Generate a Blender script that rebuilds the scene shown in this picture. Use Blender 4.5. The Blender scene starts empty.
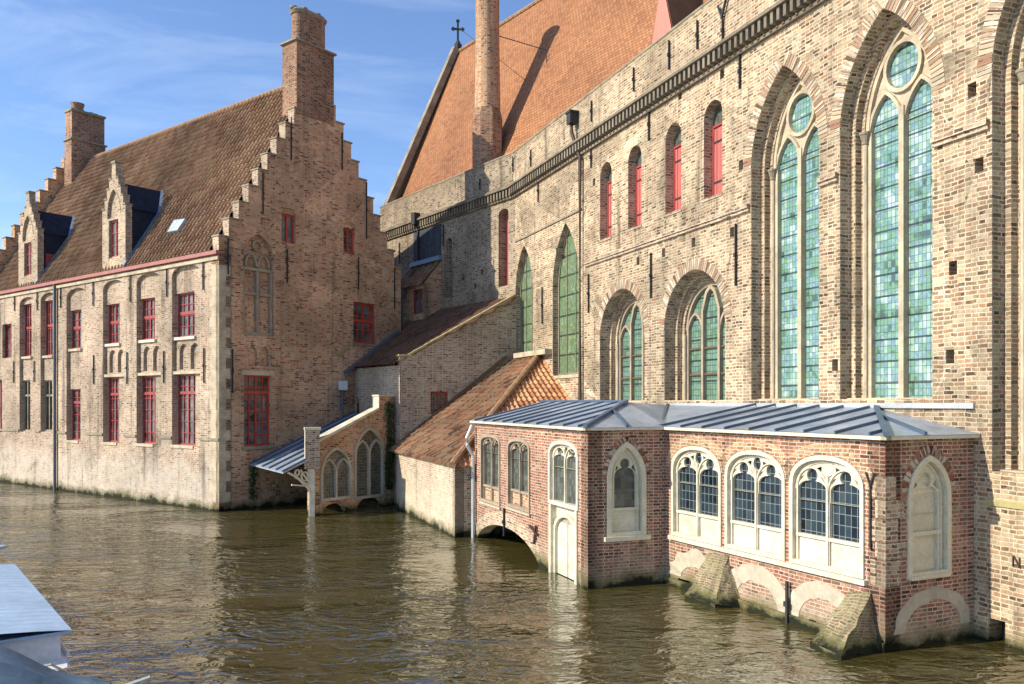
import bpy, bmesh, math, random
from mathutils import Vector, geometry
random.seed(7)
scn = bpy.context.scene
COL = scn.collection
FPX, CX, HY, CH = 840.0, 512.0, 403.0, 4.2        # focal length in px, centre, horizon row, eye height above the water
K = lambda px: (px - CX) / FPX

# ------------------------------------------------------------------ materials
class NT:
    def __init__(s, name):
        s.m = bpy.data.materials.new(name); s.m.use_nodes = True
        s.t = s.m.node_tree; s.n = s.t.nodes; s.l = s.t.links
        s.b = s.n['Principled BSDF']
    def add(s, typ, **kw):
        n = s.n.new(typ)
        for k, v in kw.items(): setattr(n, k, v)
        return n
    def link(s, a, b): s.l.new(a, b)
    def ramp(s, fac, stops, interp='LINEAR'):
        r = s.add('ShaderNodeValToRGB'); r.color_ramp.interpolation = interp
        el = r.color_ramp.elements
        while len(el) < len(stops): el.new(0.5)
        for e, (p, c) in zip(el, stops):
            e.position = p; e.color = (*c, 1) if len(c) == 3 else c
        s.link(fac, r.inputs[0]); return r.outputs[0]
    def mix(s, fac, a, b, mode='MIX'):
        m = s.add('ShaderNodeMix', data_type='RGBA', blend_type=mode)
        for sock, v in ((m.inputs[0], fac), (m.inputs[6], a), (m.inputs[7], b)):
            if hasattr(v, 'links') or hasattr(v, 'is_linked'): s.link(v, sock)
            elif isinstance(v, (int, float)): sock.default_value = v
            else: sock.default_value = (*v, 1)
        return m.outputs[2]
    def math(s, op, a, b=0.0, clamp=False):
        m = s.add('ShaderNodeMath', operation=op); m.use_clamp = clamp
        for sock, v in ((m.inputs[0], a), (m.inputs[1], b)):
            if isinstance(v, (int, float)): sock.default_value = v
            else: s.link(v, sock)
        return m.outputs[0]
    def noise(s, vec, scale, detail=4, rough=.55, dist=0):
        n = s.add('ShaderNodeTexNoise'); n.inputs['Scale'].default_value = scale
        n.inputs['Detail'].default_value = detail; n.inputs['Roughness'].default_value = rough
        n.inputs['Distortion'].default_value = dist
        s.link(vec, n.inputs['Vector']); return n.outputs[0]
    def uv(s): return s.add('ShaderNodeTexCoord').outputs['UV']
    def pos(s): return s.add('ShaderNodeNewGeometry').outputs['Position']
    def mapping(s, vec, sc=(1, 1, 1), rot=(0, 0, 0)):
        m = s.add('ShaderNodeMapping'); m.inputs['Scale'].default_value = sc; m.inputs['Rotation'].default_value = rot
        s.link(vec, m.inputs[0]); return m.outputs[0]
    def bump(s, h, strength=.5, dist=.02):
        b = s.add('ShaderNodeBump'); b.inputs['Strength'].default_value = strength
        b.inputs['Distance'].default_value = dist
        s.link(h, b.inputs['Height']); s.link(b.outputs[0], s.b.inputs['Normal'])

def brick_mat(name, pal, mortar, bw=.24, bh=.075, ms=.012, stain=(.62, 1.12), smear=.5, smear_col=None,
              dark_streaks=.0, algae_shade=True, wash=None, freq=.5, wobble=.034, top_moss=None):
    t = NT(name); uv = t.uv(); pos = t.pos()
    nd = t.add('ShaderNodeTexNoise'); nd.inputs['Scale'].default_value = 1.7; nd.inputs['Detail'].default_value = 3
    t.link(uv, nd.inputs['Vector'])
    sub = t.add('ShaderNodeVectorMath', operation='SUBTRACT'); t.link(nd.outputs['Color'], sub.inputs[0]); sub.inputs[1].default_value = (.5, .5, .5)
    scl = t.add('ShaderNodeVectorMath', operation='SCALE'); t.link(sub.outputs[0], scl.inputs[0]); scl.inputs['Scale'].default_value = wobble * 3
    ad = t.add('ShaderNodeVectorMath', operation='ADD'); t.link(uv, ad.inputs[0]); t.link(scl.outputs[0], ad.inputs[1])
    nf = t.add('ShaderNodeTexNoise'); nf.inputs['Scale'].default_value = 22; nf.inputs['Detail'].default_value = 1
    t.link(uv, nf.inputs['Vector'])
    sub2 = t.add('ShaderNodeVectorMath', operation='SUBTRACT'); t.link(nf.outputs['Color'], sub2.inputs[0]); sub2.inputs[1].default_value = (.5, .5, .5)
    sc2 = t.add('ShaderNodeVectorMath', operation='SCALE'); t.link(sub2.outputs[0], sc2.inputs[0]); sc2.inputs['Scale'].default_value = wobble * .8
    ad2 = t.add('ShaderNodeVectorMath', operation='ADD'); t.link(ad.outputs[0], ad2.inputs[0]); t.link(sc2.outputs[0], ad2.inputs[1])
    br = t.add('ShaderNodeTexBrick'); t.link(ad2.outputs[0], br.inputs['Vector'])
    br.inputs['Scale'].default_value = 1; br.inputs['Brick Width'].default_value = bw; br.inputs['Row Height'].default_value = bh
    br.inputs['Mortar Size'].default_value = ms; br.inputs['Mortar Smooth'].default_value = .35; br.inputs['Bias'].default_value = 0
    br.inputs['Color1'].default_value = (0, 0, 0, 1); br.inputs['Color2'].default_value = (1, 1, 1, 1); br.inputs['Mortar'].default_value = (.5, .5, .5, 1)
    br.squash_frequency = 2; br.squash = .62
    big = t.noise(uv, .35, 5, .6); mid = t.noise(uv, 1.3, 5, .65); fine = t.noise(uv, 14, 3, .6)
    # shift each brick's place in the palette with the patch of wall it sits in
    f = t.math('ADD', br.outputs['Color'], t.math('MULTIPLY', t.math('SUBTRACT', mid, .5), 1.1), clamp=True)
    n = len(pal)
    c = t.ramp(f, [(i / (n - 1), p) for i, p in enumerate(pal)])
    c = t.mix(1.0, c, t.ramp(fine, [(.25, (.72,) * 3), (.75, (1.22,) * 3)]), 'MULTIPLY')
    sm = t.ramp(t.noise(uv, 4.3, 7, .78), [(1 - smear * .75, (0, 0, 0)), (1 - smear * .75 + .18, (1, 1, 1))])
    sm = t.mix(1.0, sm, t.ramp(t.noise(uv, .8, 4, .6), [(.36, (.15,) * 3), (.62, (1.25,) * 3)]), 'MULTIPLY')
    mf = t.math('MAXIMUM', br.outputs['Fac'], t.math('MULTIPLY', sm, .62))
    mcol = t.mix(t.noise(uv, 5, 3), tuple(x * .78 for x in mortar), tuple(min(1, x * 1.15) for x in mortar))
    c = t.mix(mf, c, mcol)
    c = t.mix(1.0, c, t.ramp(big, [(.3, (stain[0],) * 3), (.7, (stain[1],) * 3)]), 'MULTIPLY')
    if wash:           # pale lime wash / salts, strongest below a level
        sep = t.add('ShaderNodeSeparateXYZ'); t.link(pos, sep.inputs[0])
        lv = t.math('ADD', t.math('MULTIPLY', t.math('SUBTRACT', wash[1], sep.outputs[2]), wash[3]), t.math('MULTIPLY', t.math('SUBTRACT', mid, .5), 2.2), clamp=True)
        pat = t.ramp(t.noise(uv, 2.2, 7, .75), [(.38, (.25,) * 3), (.6, (1,) * 3)])
        c = t.mix(t.math('MULTIPLY', t.math('MULTIPLY', lv, wash[2]), pat), c, wash[0])
    if dark_streaks:
        so_ = t.ramp(t.noise(uv, .62, 7, .72, .6), [(.54, (0, 0, 0)), (.72, (1, 1, 1))])
        c = t.mix(t.math('MULTIPLY', so_, dark_streaks * .8), c, (.10, .075, .048))
        st = t.ramp(t.noise(t.mapping(uv, (2.2, .16, 1)), 1, 4, .6), [(.55, (0, 0, 0)), (.75, (1, 1, 1))])
        c = t.mix(t.math('MULTIPLY', st, dark_streaks), c, (.045, .038, .03))
    if top_moss:
        sep2 = t.add('ShaderNodeSeparateXYZ'); t.link(pos, sep2.inputs[0])
        lv = t.math('ADD', t.math('MULTIPLY', t.math('SUBTRACT', sep2.outputs[2], top_moss), 4), t.math('MULTIPLY', t.math('SUBTRACT', mid, .6), 3), clamp=True)
        c = t.mix(t.math('MULTIPLY', lv, .35), c, (.24, .20, .11))
    if algae_shade:
        sep = t.add('ShaderNodeSeparateXYZ'); t.link(pos, sep.inputs[0])
        e = t.math('ADD', sep.outputs[2], t.math('MULTIPLY', t.math('SUBTRACT', mid, .5), .9))
        c = t.mix(t.ramp(e, [(.16, (.8,) * 3), (.40, (0,) * 3)]), c, (.115, .11, .04))
        c = t.mix(t.ramp(e, [(.06, (1,) * 3), (.16, (0,) * 3)]), c, (.016, .018, .008))  # near-black foot: tide band with the undercut's shade painted in
    t.link(c, t.b.inputs['Base Color']); t.b.inputs['Roughness'].default_value = .9
    t.b.inputs['Specular IOR Level'].default_value = .25
    h = t.math('ADD', t.math('MULTIPLY', mf, -1), t.math('MULTIPLY', t.math('ADD', fine, br.outputs['Color']), .45))
    t.bump(h, .75, .016)
    return t.m

def plain(name, col, rough=.7, var=.25, scale=2.0, metallic=0, bump=0, col2=None, streak=False, spec=.5):
    t = NT(name); uv = t.uv()
    v = t.mapping(uv, (6, .5, 1)) if streak else uv
    a = t.noise(v, scale, 6, .65)
    c = t.mix(t.ramp(a, [(.35, (0,) * 3), (.7, (1,) * 3)]), tuple(x * (1 - var) for x in col), col2 or tuple(min(1, x * (1 + var)) for x in col))
    c = t.mix(1.0, c, t.ramp(t.noise(uv, scale * 9, 3), [(.3, (.88,) * 3), (.7, (1.08,) * 3)]), 'MULTIPLY')
    t.link(c, t.b.inputs['Base Color']); t.b.inputs['Roughness'].default_value = rough; t.b.inputs['Metallic'].default_value = metallic
    t.b.inputs['Specular IOR Level'].default_value = spec
    if bump: t.bump(t.noise(uv, scale * 12, 4), bump, .01)
    return t.m

def tile_mat(name, pal, tw, tl, stain=(.55, 1.15), moss=.35, mosscol=(.12, .12, .05), bumpy=0.0, line=.0):
    t = NT(name); uv = t.uv()
    br = t.add('ShaderNodeTexBrick'); t.link(uv, br.inputs['Vector']); br.offset = 0 if not bumpy else .5
    br.inputs['Scale'].default_value = 1; br.inputs['Brick Width'].default_value = tw; br.inputs['Row Height'].default_value = tl
    br.inputs['Mortar Size'].default_value = .012 if bumpy else .0; br.inputs['Bias'].default_value = 0
    br.inputs['Color1'].default_value = (0, 0, 0, 1); br.inputs['Color2'].default_value = (1, 1, 1, 1); br.inputs['Mortar'].default_value = (.3, .3, .3, 1)
    mid = t.noise(uv, .55, 6, .65)
    f = t.math('ADD', br.outputs['Color'], t.math('MULTIPLY', t.math('SUBTRACT', mid, .5), 1.3), clamp=True)
    n = len(pal); c = t.ramp(f, [(i / (n - 1), p) for i, p in enumerate(pal)])
    c = t.mix(1.0, c, t.ramp(t.noise(uv, .28, 5), [(.3, (stain[0],) * 3), (.7, (stain[1],) * 3)]), 'MULTIPLY')
    mo = t.ramp(t.noise(uv, 2.4, 6, .75), [(.52, (0,) * 3), (.66, (1,) * 3)])
    c = t.mix(t.math('MULTIPLY', mo, moss), c, mosscol)
    if line: c = t.mix(t.math('MULTIPLY', br.outputs['Fac'], line), c, tuple(x * .35 for x in pal[0]))
    t.link(c, t.b.inputs['Base Color']); t.b.inputs['Roughness'].default_value = .85; t.b.inputs['Specular IOR Level'].default_value = .3
    if bumpy:
        t.bump(t.math('ADD', t.math('MULTIPLY', br.outputs['Fac'], -1), t.math('MULTIPLY', br.outputs['Color'], .8)), bumpy, .02)
    return t.m

def leaded(name, pal, lead, cw, chh, ms, rough=.12, bar=None, spec=.5, offset=0, rounded=False, drift=.8, rnd=1.0):
    t = NT(name); uv = t.uv()
    br = t.add('ShaderNodeTexBrick'); t.link(uv, br.inputs['Vector']); br.offset = offset
    br.inputs['Scale'].default_value = 1; br.inputs['Brick Width'].default_value = cw; br.inputs['Row Height'].default_value = chh
    br.inputs['Mortar Size'].default_value = ms; br.inputs['Mortar Smooth'].default_value = .3 if not rounded else .6; br.inputs['Bias'].default_value = 0
    br.inputs['Color1'].default_value = (0, 0, 0, 1); br.inputs['Color2'].default_value = (1, 1, 1, 1); br.inputs['Mortar'].default_value = (.4, .4, .4, 1)
    mid = t.noise(uv, 1.6, 4)
    f = t.math('ADD', t.math('ADD', t.math('MULTIPLY', br.outputs['Color'], rnd), (1 - rnd) / 2), t.math('MULTIPLY', t.math('SUBTRACT', mid, .5), drift), clamp=True)
    n = len(pal); c = t.ramp(f, [(i / (n - 1), p) for i, p in enumerate(pal)])
    lf = br.outputs['Fac']
    c = t.mix(lf, c, lead)
    if bar:
        sp = t.add('ShaderNodeSeparateXYZ'); t.link(uv, sp.inputs[0])
        fr = t.math('FRACT', t.math('DIVIDE', sp.outputs[1], bar)); bb = t.math('LESS_THAN', fr, .09)
        c = t.mix(t.math('MULTIPLY', bb, .85), c, (.02, .022, .022))
    t.link(c, t.b.inputs['Base Color']); t.b.inputs['Roughness'].default_value = rough
    t.b.inputs['Specular IOR Level'].default_value = spec
    t.bump(t.math('ADD', t.math('MULTIPLY', br.outputs['Color'], .6), t.math('ADD', t.noise(uv, 7, 2), t.math('MULTIPLY', lf, 1.2))), .25, .01)
    return t.m

M = {}
M['church'] = brick_mat('tan_medieval_brick', [(.10, .062, .036), (.25, .16, .09), (.36, .255, .15), (.46, .35, .215), (.51, .41, .265), (.43, .235, .13), (.25, .165, .10)],
                        (.64, .54, .39), .235, .082, .014, (.52, 1.22), .66, dark_streaks=.85, top_moss=14.6, wobble=.028)
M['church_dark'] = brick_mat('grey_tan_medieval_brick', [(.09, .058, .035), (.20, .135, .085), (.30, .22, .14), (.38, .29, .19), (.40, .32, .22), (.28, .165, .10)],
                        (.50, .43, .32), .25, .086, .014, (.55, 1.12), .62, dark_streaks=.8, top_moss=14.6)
M['red'] = brick_mat('red_annex_brick', [(.10, .042, .028), (.26, .09, .052), (.36, .14, .08), (.44, .205, .125), (.34, .125, .07), (.19, .085, .055), (.48, .30, .185)],
                        (.56, .47, .36), .21, .072, .012, (.68, 1.14), .60, wash=((.42, .37, .26), .8, .8, 1.4), dark_streaks=.5, wobble=.018)
M['ochre'] = brick_mat('ochre_patched_annex_brick', [(.20, .08, .045), (.38, .21, .10), (.50, .33, .17), (.34, .14, .075), (.48, .35, .2)],
                        (.60, .51, .38), .21, .072, .012, (.8, 1.1), .62)
M['front'] = brick_mat('pinkish_house_brick', [(.20, .11, .068), (.38, .245, .155), (.47, .335, .22), (.52, .40, .275), (.37, .21, .135), (.49, .385, .275)],
                        (.58, .50, .39), .24, .078, .013, (.58, 1.16), .62, wash=((.60, .54, .45), 2.4, .6, .9), dark_streaks=.85)
M['gable'] = brick_mat('brown_gable_brick', [(.15, .058, .035), (.50, .22, .11), (.63, .34, .175), (.67, .41, .235), (.54, .25, .13), (.59, .41, .26)],
                        (.60, .47, .32), .24, .078, .012, (.60, 1.2), .48, dark_streaks=.55)
M['pale'] = brick_mat('limewashed_brick', [(.26, .14, .09), (.44, .28, .18), (.56, .43, .30), (.38, .20, .12)],
                        (.66, .59, .45), .22, .073, .013, (.66, 1.1), .76, dark_streaks=.45, wash=((.64, .57, .42), 1.9, .6, 1.0))
M['lean'] = brick_mat('weathered_tan_brick', [(.12, .07, .045), (.34, .22, .13), (.45, .32, .2), (.53, .41, .27), (.32, .16, .10), (.52, .44, .32)],
                        (.62, .54, .41), .22, .073, .012, (.64, 1.12), .66, dark_streaks=.5)
M['butt'] = brick_mat('mossy_buttress_brick', [(.08, .05, .03), (.24, .15, .08), (.34, .25, .15), (.22, .09, .055), (.34, .29, .18)],
                        (.46, .40, .29), .2, .07, .014, (.5, 1.2), .6, wash=((.17, .165, .055), 2.2, .5, .6), dark_streaks=.55)
M['chim'] = brick_mat('chimney_brick', [(.08, .036, .024), (.30, .11, .06), (.42, .18, .10), (.46, .25, .15), (.22, .13, .08)],
                        (.46, .36, .25), .22, .073, .012, (.55, 1.15), .55, dark_streaks=.6, algae_shade=False)
M['stone'] = plain('cream_limestone', (.47, .39, .27), .85, .32, 1.6, bump=.3)
M['stone_dark'] = plain('weathered_stone', (.27, .23, .16), .9, .4, 1.4, bump=.4)
M['stone_moss'] = plain('lichened_coping_stone', (.42, .37, .2), .9, .3, 3, bump=.4, col2=(.50, .42, .17))
M['cornice_stone'] = plain('dark_cornice_stone', (.20, .165, .115), .9, .45, 1.4, bump=.4)  # dark mottled stone for the cornice and corbels
M['plaster'] = plain('cream_cement_render', (.46, .40, .29), .9, .25, 1.2, bump=.3, col2=(.56, .5, .38))
M['white'] = plain('white_paint', (.62, .57, .43), .6, .25, 2.5)
M['whitew'] = plain('cream_painted_wood', (.64, .59, .43), .6, .16, 2.5)
M['redb'] = plain('bright_red_paint', (.50, .055, .03), .5, .2, 3)
M['redp'] = plain('red_painted_wood', (.33, .045, .04), .55, .25, 3)
M['pinkp'] = plain('faded_red_board', (.44, .115, .10), .6, .12, 2, streak=True)
M['orangep'] = plain('salmon_red_board', (.64, .17, .12), .6, .12, 2, streak=True)
M['zinc'] = plain('blue_grey_zinc', (.33, .39, .47), .45, .28, .9, metallic=.35, bump=.05, col2=(.46, .52, .60))
M['zinc_seam'] = plain('dark_zinc_seam', (.10, .14, .20), .5, .15, 2, metallic=.3)
M['slate'] = plain('dark_blue_slate', (.022, .028, .045), .85, .35, 3, bump=.5, spec=.15)
M['shaded_slate'] = plain('shaded_slate_hanging', (.05, .055, .07), .9, .4, 3, bump=.4)  # slate panel; the house's shade is put into its dark bluish colour
M['bluem'] = plain('blue_grey_lead', (.16, .23, .33), .5, .2, 2, metallic=.2)
M['iron'] = plain('black_iron', (.025, .024, .024), .7, .3, 4)
M['pipe'] = plain('brown_iron_pipe', (.06, .033, .026), .6, .3, 3)
M['pipeblue'] = plain('blue_grey_pipe', (.09, .115, .14), .5, .25, 3)
M['pipelight'] = plain('pale_zinc_pipe', (.50, .52, .52), .45, .15, 3, metallic=.3)
M['frame_brown'] = plain('grey_brown_stone_tracery', (.34, .27, .19), .85, .3, 2, bump=.3)
M['wood'] = plain('brown_wood', (.13, .075, .04), .7, .25, 3)
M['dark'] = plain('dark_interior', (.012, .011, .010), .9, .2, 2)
M['ridge'] = plain('clay_ridge_tile', (.30, .17, .09), .85, .35, 4, bump=.3)
M['gutter_red'] = plain('faded_red_gutter', (.36, .13, .105), .6, .2, 2)
M['tile_house'] = tile_mat('brown_pantile', [(.20, .105, .055), (.24, .13, .07), (.29, .165, .09), (.34, .215, .125), (.25, .15, .085)], .28, .34, (.55, 1.2), moss=.45, mosscol=(.16, .14, .065))
M['tile_b'] = tile_mat('mixed_red_pantile', [(.09, .045, .028), (.20, .085, .045), (.29, .16, .09), (.28, .20, .115), (.30, .11, .055)], .22, .3, (.5, 1.2), moss=.6, mosscol=(.2, .175, .09))
M['tile_d'] = tile_mat('dark_brown_pantile', [(.09, .045, .03), (.14, .065, .04), (.18, .09, .055), (.13, .08, .055)], .22, .3, moss=.4, mosscol=(.09, .075, .04))
M['tile_hip'] = tile_mat('orange_pantile', [(.33, .14, .065), (.5, .24, .11), (.58, .33, .16), (.44, .18, .08)], .22, .3, (.75, 1.1), moss=.1)
M['tile_church'] = tile_mat('orange_plain_tile', [(.27, .115, .052), (.36, .155, .068), (.41, .19, .085), (.33, .135, .06)], .2, .17, (.72, 1.12), .5, (.21, .13, .065), .9, .6)
M['g_house'] = plain('dark_reflective_glass', (.035, .03, .03), .07, .5, 1.3, col2=(.27, .24, .23))
M['g_dark'] = plain('dark_brown_glass', (.03, .022, .02), .1, .5, 1)
M['g_stain'] = leaded('teal_stained_glass', [(.06, .11, .10), (.10, .20, .14), (.16, .31, .18), (.13, .24, .26), (.20, .36, .30), (.14, .22, .33), (.26, .42, .26), (.30, .40, .46), (.40, .52, .46)], (.06, .08, .075), .10, .15, .006, .22, .46, drift=2.4, rnd=.6)
M['g_stain2'] = leaded('grey_teal_stained_glass', [(.06, .11, .10), (.11, .21, .17), (.17, .28, .22), (.10, .19, .10), (.19, .27, .27)], (.05, .055, .05), .12, .17, .009, .2, .6, drift=1.3, rnd=.6)
M['g_green'] = leaded('green_leaded_glass', [(.04, .09, .05), (.09, .18, .09), (.15, .27, .15), (.08, .15, .08), (.22, .32, .20), (.28, .30, .18)], (.18, .15, .075), .085, .12, .009, .28, .75, drift=1.5, rnd=.5)
M['g_navy'] = leaded('navy_leaded_glass', [(.005, .008, .012), (.010, .018, .028), (.018, .034, .046), (.04, .055, .06)], (.20, .23, .23), .135, .2, .008, .06, None, rounded=True)
M['g_grey'] = leaded('grey_leaded_glass', [(.05, .06, .055), (.09, .10, .085), (.14, .15, .12)], (.08, .08, .07), .1, .14, .006, .1, None)
M['g_diamond'] = leaded('olive_leaded_glass', [(.05, .045, .03), (.10, .09, .06), (.15, .14, .10)], (.2, .19, .15), .1, .12, .010, .15, None)

# water
t = NT('murky_canal_water'); pos = t.pos()
d1 = t.noise(t.mapping(pos, (1, 1.5, 1), (0, 0, math.radians(-14))), .75, 2, .5, .6)
d2 = t.noise(t.mapping(pos, (1, 1.7, 1), (0, 0, math.radians(10))), 2.3, 2, .5, 1.1)
d3 = t.noise(t.mapping(pos, (1, 1.6, 1), (0, 0, math.radians(-5))), 8, 2, .5, .4)
calm = t.ramp(t.noise(t.mapping(pos, (1, 1.6, 1)), .16, 3, .5, .5), [(.38, (.30,) * 3), (.66, (1.5,) * 3)])
hh = t.math('ADD', t.math('ADD', t.math('MULTIPLY', d1, .8), t.math('MULTIPLY', d2, .60)), t.math('MULTIPLY', d3, .03))
t.bump(t.math('MULTIPLY', hh, calm), 1.0, .115)
c = t.mix(t.noise(pos, .12, 3), (.048, .041, .011), (.066, .057, .017))
t.link(c, t.b.inputs['Base Color']); t.b.inputs['Roughness'].default_value = .015; t.b.inputs['IOR'].default_value = 3.0
M['water'] = t.m
M['ground'] = plain('paved_yard', (.2, .18, .15), .95, .3, .5, bump=.3)
M['leaf'] = plain('ivy_leaf', (.055, .085, .02), .6, .5, 2)
M['boat_roof'] = plain('pale_blue_canopy', (.36, .48, .62), .5, .14, .8)
M['boat_white'] = plain('white_boat_gelcoat', (.72, .74, .76), .3, .06, 1.5)
M['tarp'] = plain('blue_grey_tarpaulin', (.10, .15, .20), .45, .35, 1.2, bump=.3)
M['orange'] = plain('orange_fender', (.5, .13, .04), .5, .2, 3)

# ------------------------------------------------------------------ mesh building
class MB:
    def __init__(s): s.v = []; s.f = []; s.uv = {}
    def face(s, pts, uvs=None):
        i = len(s.v); s.v += [tuple(p) for p in pts]; s.f.append(tuple(range(i, i + len(pts))))
        if uvs: s.uv[len(s.f) - 1] = uvs
    def idx(s, f, uvs=None):
        s.f.append(f)
        if uvs: s.uv[len(s.f) - 1] = uvs
    def build(s, name, mat, parent=None, loc=None, smooth=False, weld=True):
        o0 = Vector(parent_world(parent)) if parent else Vector(loc or (0, 0, 0))
        me = bpy.data.meshes.new(name)
        me.from_pydata([tuple(Vector(p) - o0) for p in s.v], [], s.f)
        uvl = me.uv_layers.new(name='UVMap')
        V = me.vertices
        for p in me.polygons:
            if p.index in s.uv:
                for li, q in zip(p.loop_indices, s.uv[p.index]): uvl.data[li].uv = q
                continue
            n = p.normal
            if n.z < 0 or (abs(n.z) < 1e-4 and (n.x * .37 + n.y) > 0): n = -n
            tx = Vector((0, 0, 1)).cross(n)
            tx = tx.normalized() if tx.length > .05 else Vector((1, 0, 0))
            b = n.cross(tx)
            for li in p.loop_indices:
                w = V[me.loops[li].vertex_index].co + o0
                uvl.data[li].uv = (w.dot(tx), w.dot(b))
        if smooth:
            bm = bmesh.new(); bm.from_mesh(me); bmesh.ops.remove_doubles(bm, verts=bm.verts, dist=1e-4); bm.to_mesh(me); bm.free()
            for p in me.polygons: p.use_smooth = True
        me.materials.append(M[mat] if isinstance(mat, str) else mat)
        o = bpy.data.objects.new(name, me); COL.objects.link(o)
        if parent: o.parent = parent
        else: o.location = o0
        return o
def parent_world(p):
    l = Vector(p.location)
    while p.parent: p = p.parent; l += Vector(p.location)
    return l
def thing(name, label, cat, loc, group=None):
    o = bpy.data.objects.new(name, None); COL.objects.link(o); o.location = loc; o.empty_display_size = .3
    o['label'] = label; o['category'] = cat
    if group: o['group'] = group
    return o
def struct(o): o['kind'] = 'structure'; return o

class Fr:
    """a vertical wall plane: u along the wall, v out of it, z up"""
    def __init__(s, ox, oy, dx, dy):
        s.o = Vector((ox, oy)); s.d = Vector((dx, dy)).normalized(); n = Vector((-s.d.y, s.d.x))
        s.n = n if n.dot(-s.o) > 0 else -n
    def P(s, u, v, z):
        q = s.o + s.d * u + s.n * v; return (q.x, q.y, z)
    def u(s, px, v=0):
        o = s.o + s.n * v; k = K(px)
        return (k * o.y - o.x) / (s.d.x - k * s.d.y)
    def z(s, px, y, v=0):
        d = s.o.y + s.n.y * v + s.d.y * s.u(px, v); return CH + (HY - y) / FPX * d
    def shift(s, u, v):
        q = s.o + s.d * u + s.n * v; f = Fr(q.x, q.y, s.d.x, s.d.y); f.n = s.n; return f

def fbox(mb, fr, u0, u1, v0, v1, z0, z1):
    c = [fr.P(u, v, z) for z in (z0, z1) for u, v in ((u0, v0), (u1, v0), (u1, v1), (u0, v1))]
    for f in ((0, 1, 2, 3), (4, 5, 6, 7), (0, 1, 5, 4), (1, 2, 6, 5), (2, 3, 7, 6), (3, 0, 4, 7)): mb.face([c[i] for i in f])
def wbox(mb, c, sx, sy, sz, rz=0):
    fr = Fr(0, -1, 1, 0); ca, sa = math.cos(rz), math.sin(rz)
    P = []
    for z in (0, sz):
        for a, b in ((-sx / 2, -sy / 2), (sx / 2, -sy / 2), (sx / 2, sy / 2), (-sx / 2, sy / 2)):
            P.append((c[0] + a * ca - b * sa, c[1] + a * sa + b * ca, c[2] + z))
    for f in ((0, 1, 2, 3), (4, 5, 6, 7), (0, 1, 5, 4), (1, 2, 6, 5), (2, 3, 7, 6), (3, 0, 4, 7)): mb.face([P[i] for i in f])
def tube(mb, pts, r, n=8, r1=None):
    pts = [Vector(p) for p in pts]; rings = []
    for i, p in enumerate(pts):
        d = (pts[min(i + 1, len(pts) - 1)] - pts[max(i - 1, 0)]).normalized()
        a = d.cross(Vector((0, 0, 1)))
        a = a.normalized() if a.length > .01 else Vector((1, 0, 0))
        b = d.cross(a); rr = r if r1 is None else r + (r1 - r) * i / (len(pts) - 1)
        base = len(mb.v)
        for k in range(n):
            an = 2 * math.pi * k / n; mb.v.append(tuple(p + a * math.cos(an) * rr + b * math.sin(an) * rr))
        rings.append(base)
    for A, B in zip(rings, rings[1:]):
        for k in range(n): mb.idx((A + k, A + (k + 1) % n, B + (k + 1) % n, B + k))
    mb.idx(tuple(rings[0] + k for k in range(n))); mb.idx(tuple(rings[-1] + k for k in range(n)))
def lathe(mb, c, prof, n=24, sx=1, sy=1, rz=0):
    ca, sa = math.cos(rz), math.sin(rz); R = []
    for r, z in prof:
        R.append(len(mb.v))
        for k in range(n):
            a = 2 * math.pi * k / n; x, y = r * math.cos(a) * sx, r * math.sin(a) * sy
            mb.v.append((c[0] + x * ca - y * sa, c[1] + x * sa + y * ca, c[2] + z))
    for A, B in zip(R, R[1:]):
        for k in range(n): mb.idx((A + k, A + (k + 1) % n, B + (k + 1) % n, B + k))
    mb.idx(tuple(R[-1] + k for k in range(n)))

def rect(u0, u1, z0, z1): return [(u0, z0), (u0, z1), (u1, z1), (u1, z0)]
def gothic(c, w, z0, zs, za, n=10):
    a = w / 2; h = za - zs; P = [(c - a, z0)]
    if h >= a * .98:
        cc = (h * h - a * a) / (2 * a); R = a + cc; th = math.atan2(h, cc) if cc > 1e-6 else math.pi / 2
        L = [(c + cc - R * math.cos(th * i / n), zs + R * math.sin(th * i / n)) for i in range(n + 1)]
    else:
        L = [(c - a * math.cos(math.pi / 2 * i / n) ** .9, zs + h * math.sin(math.pi / 2 * i / n) ** .92) for i in range(n + 1)]
        L[-1] = (c, za)
    return P + L + [(2 * c - x, z) for x, z in reversed(L[:-1])] + [(c + a, z0)]
def basket(c, w, z0, zs, za, n=10, e=2.4):
    a = w / 2; h = za - zs; L = []
    for i in range(n + 1):
        th = math.pi / 2 * i / n
        L.append((c - a * max(0, math.cos(th)) ** (2 / e), zs + h * math.sin(th) ** (2 / e)))
    return [(c - a, z0)] + L + [(2 * c - x, z) for x, z in reversed(L[:-1])] + [(c + a, z0)]
def circle(c, z, r, n=20, rz=None): return [(c + r * math.cos(2 * math.pi * i / n), z + (rz or r) * math.sin(2 * math.pi * i / n)) for i in range(n)]
def inside(p, poly):
    x, y = p; r = False; j = len(poly) - 1
    for i in range(len(poly)):
        xi, yi = poly[i]; xj, yj = poly[j]
        if (yi > y) != (yj > y) and x < (xj - xi) * (y - yi) / (yj - yi) + xi: r = not r
        j = i
    return r
def sheet(mb, fr, outline, holes, v):
    pts = []; edges = []
    for loop in [outline] + holes:
        b = len(pts); pts += [Vector(p) for p in loop]; n = len(loop)
        edges += [(b + i, b + (i + 1) % n) for i in range(n)]
    vo, _, fo, _, _, _ = geometry.delaunay_2d_cdt(pts, edges, [], 0, 1e-5)
    for f in fo:
        c = (sum(vo[i].x for i in f) / len(f), sum(vo[i].y for i in f) / len(f))
        if inside(c, outline) and not any(inside(c, h) for h in holes): mb.face([fr.P(vo[i].x, v, vo[i].y) for i in f])
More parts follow.
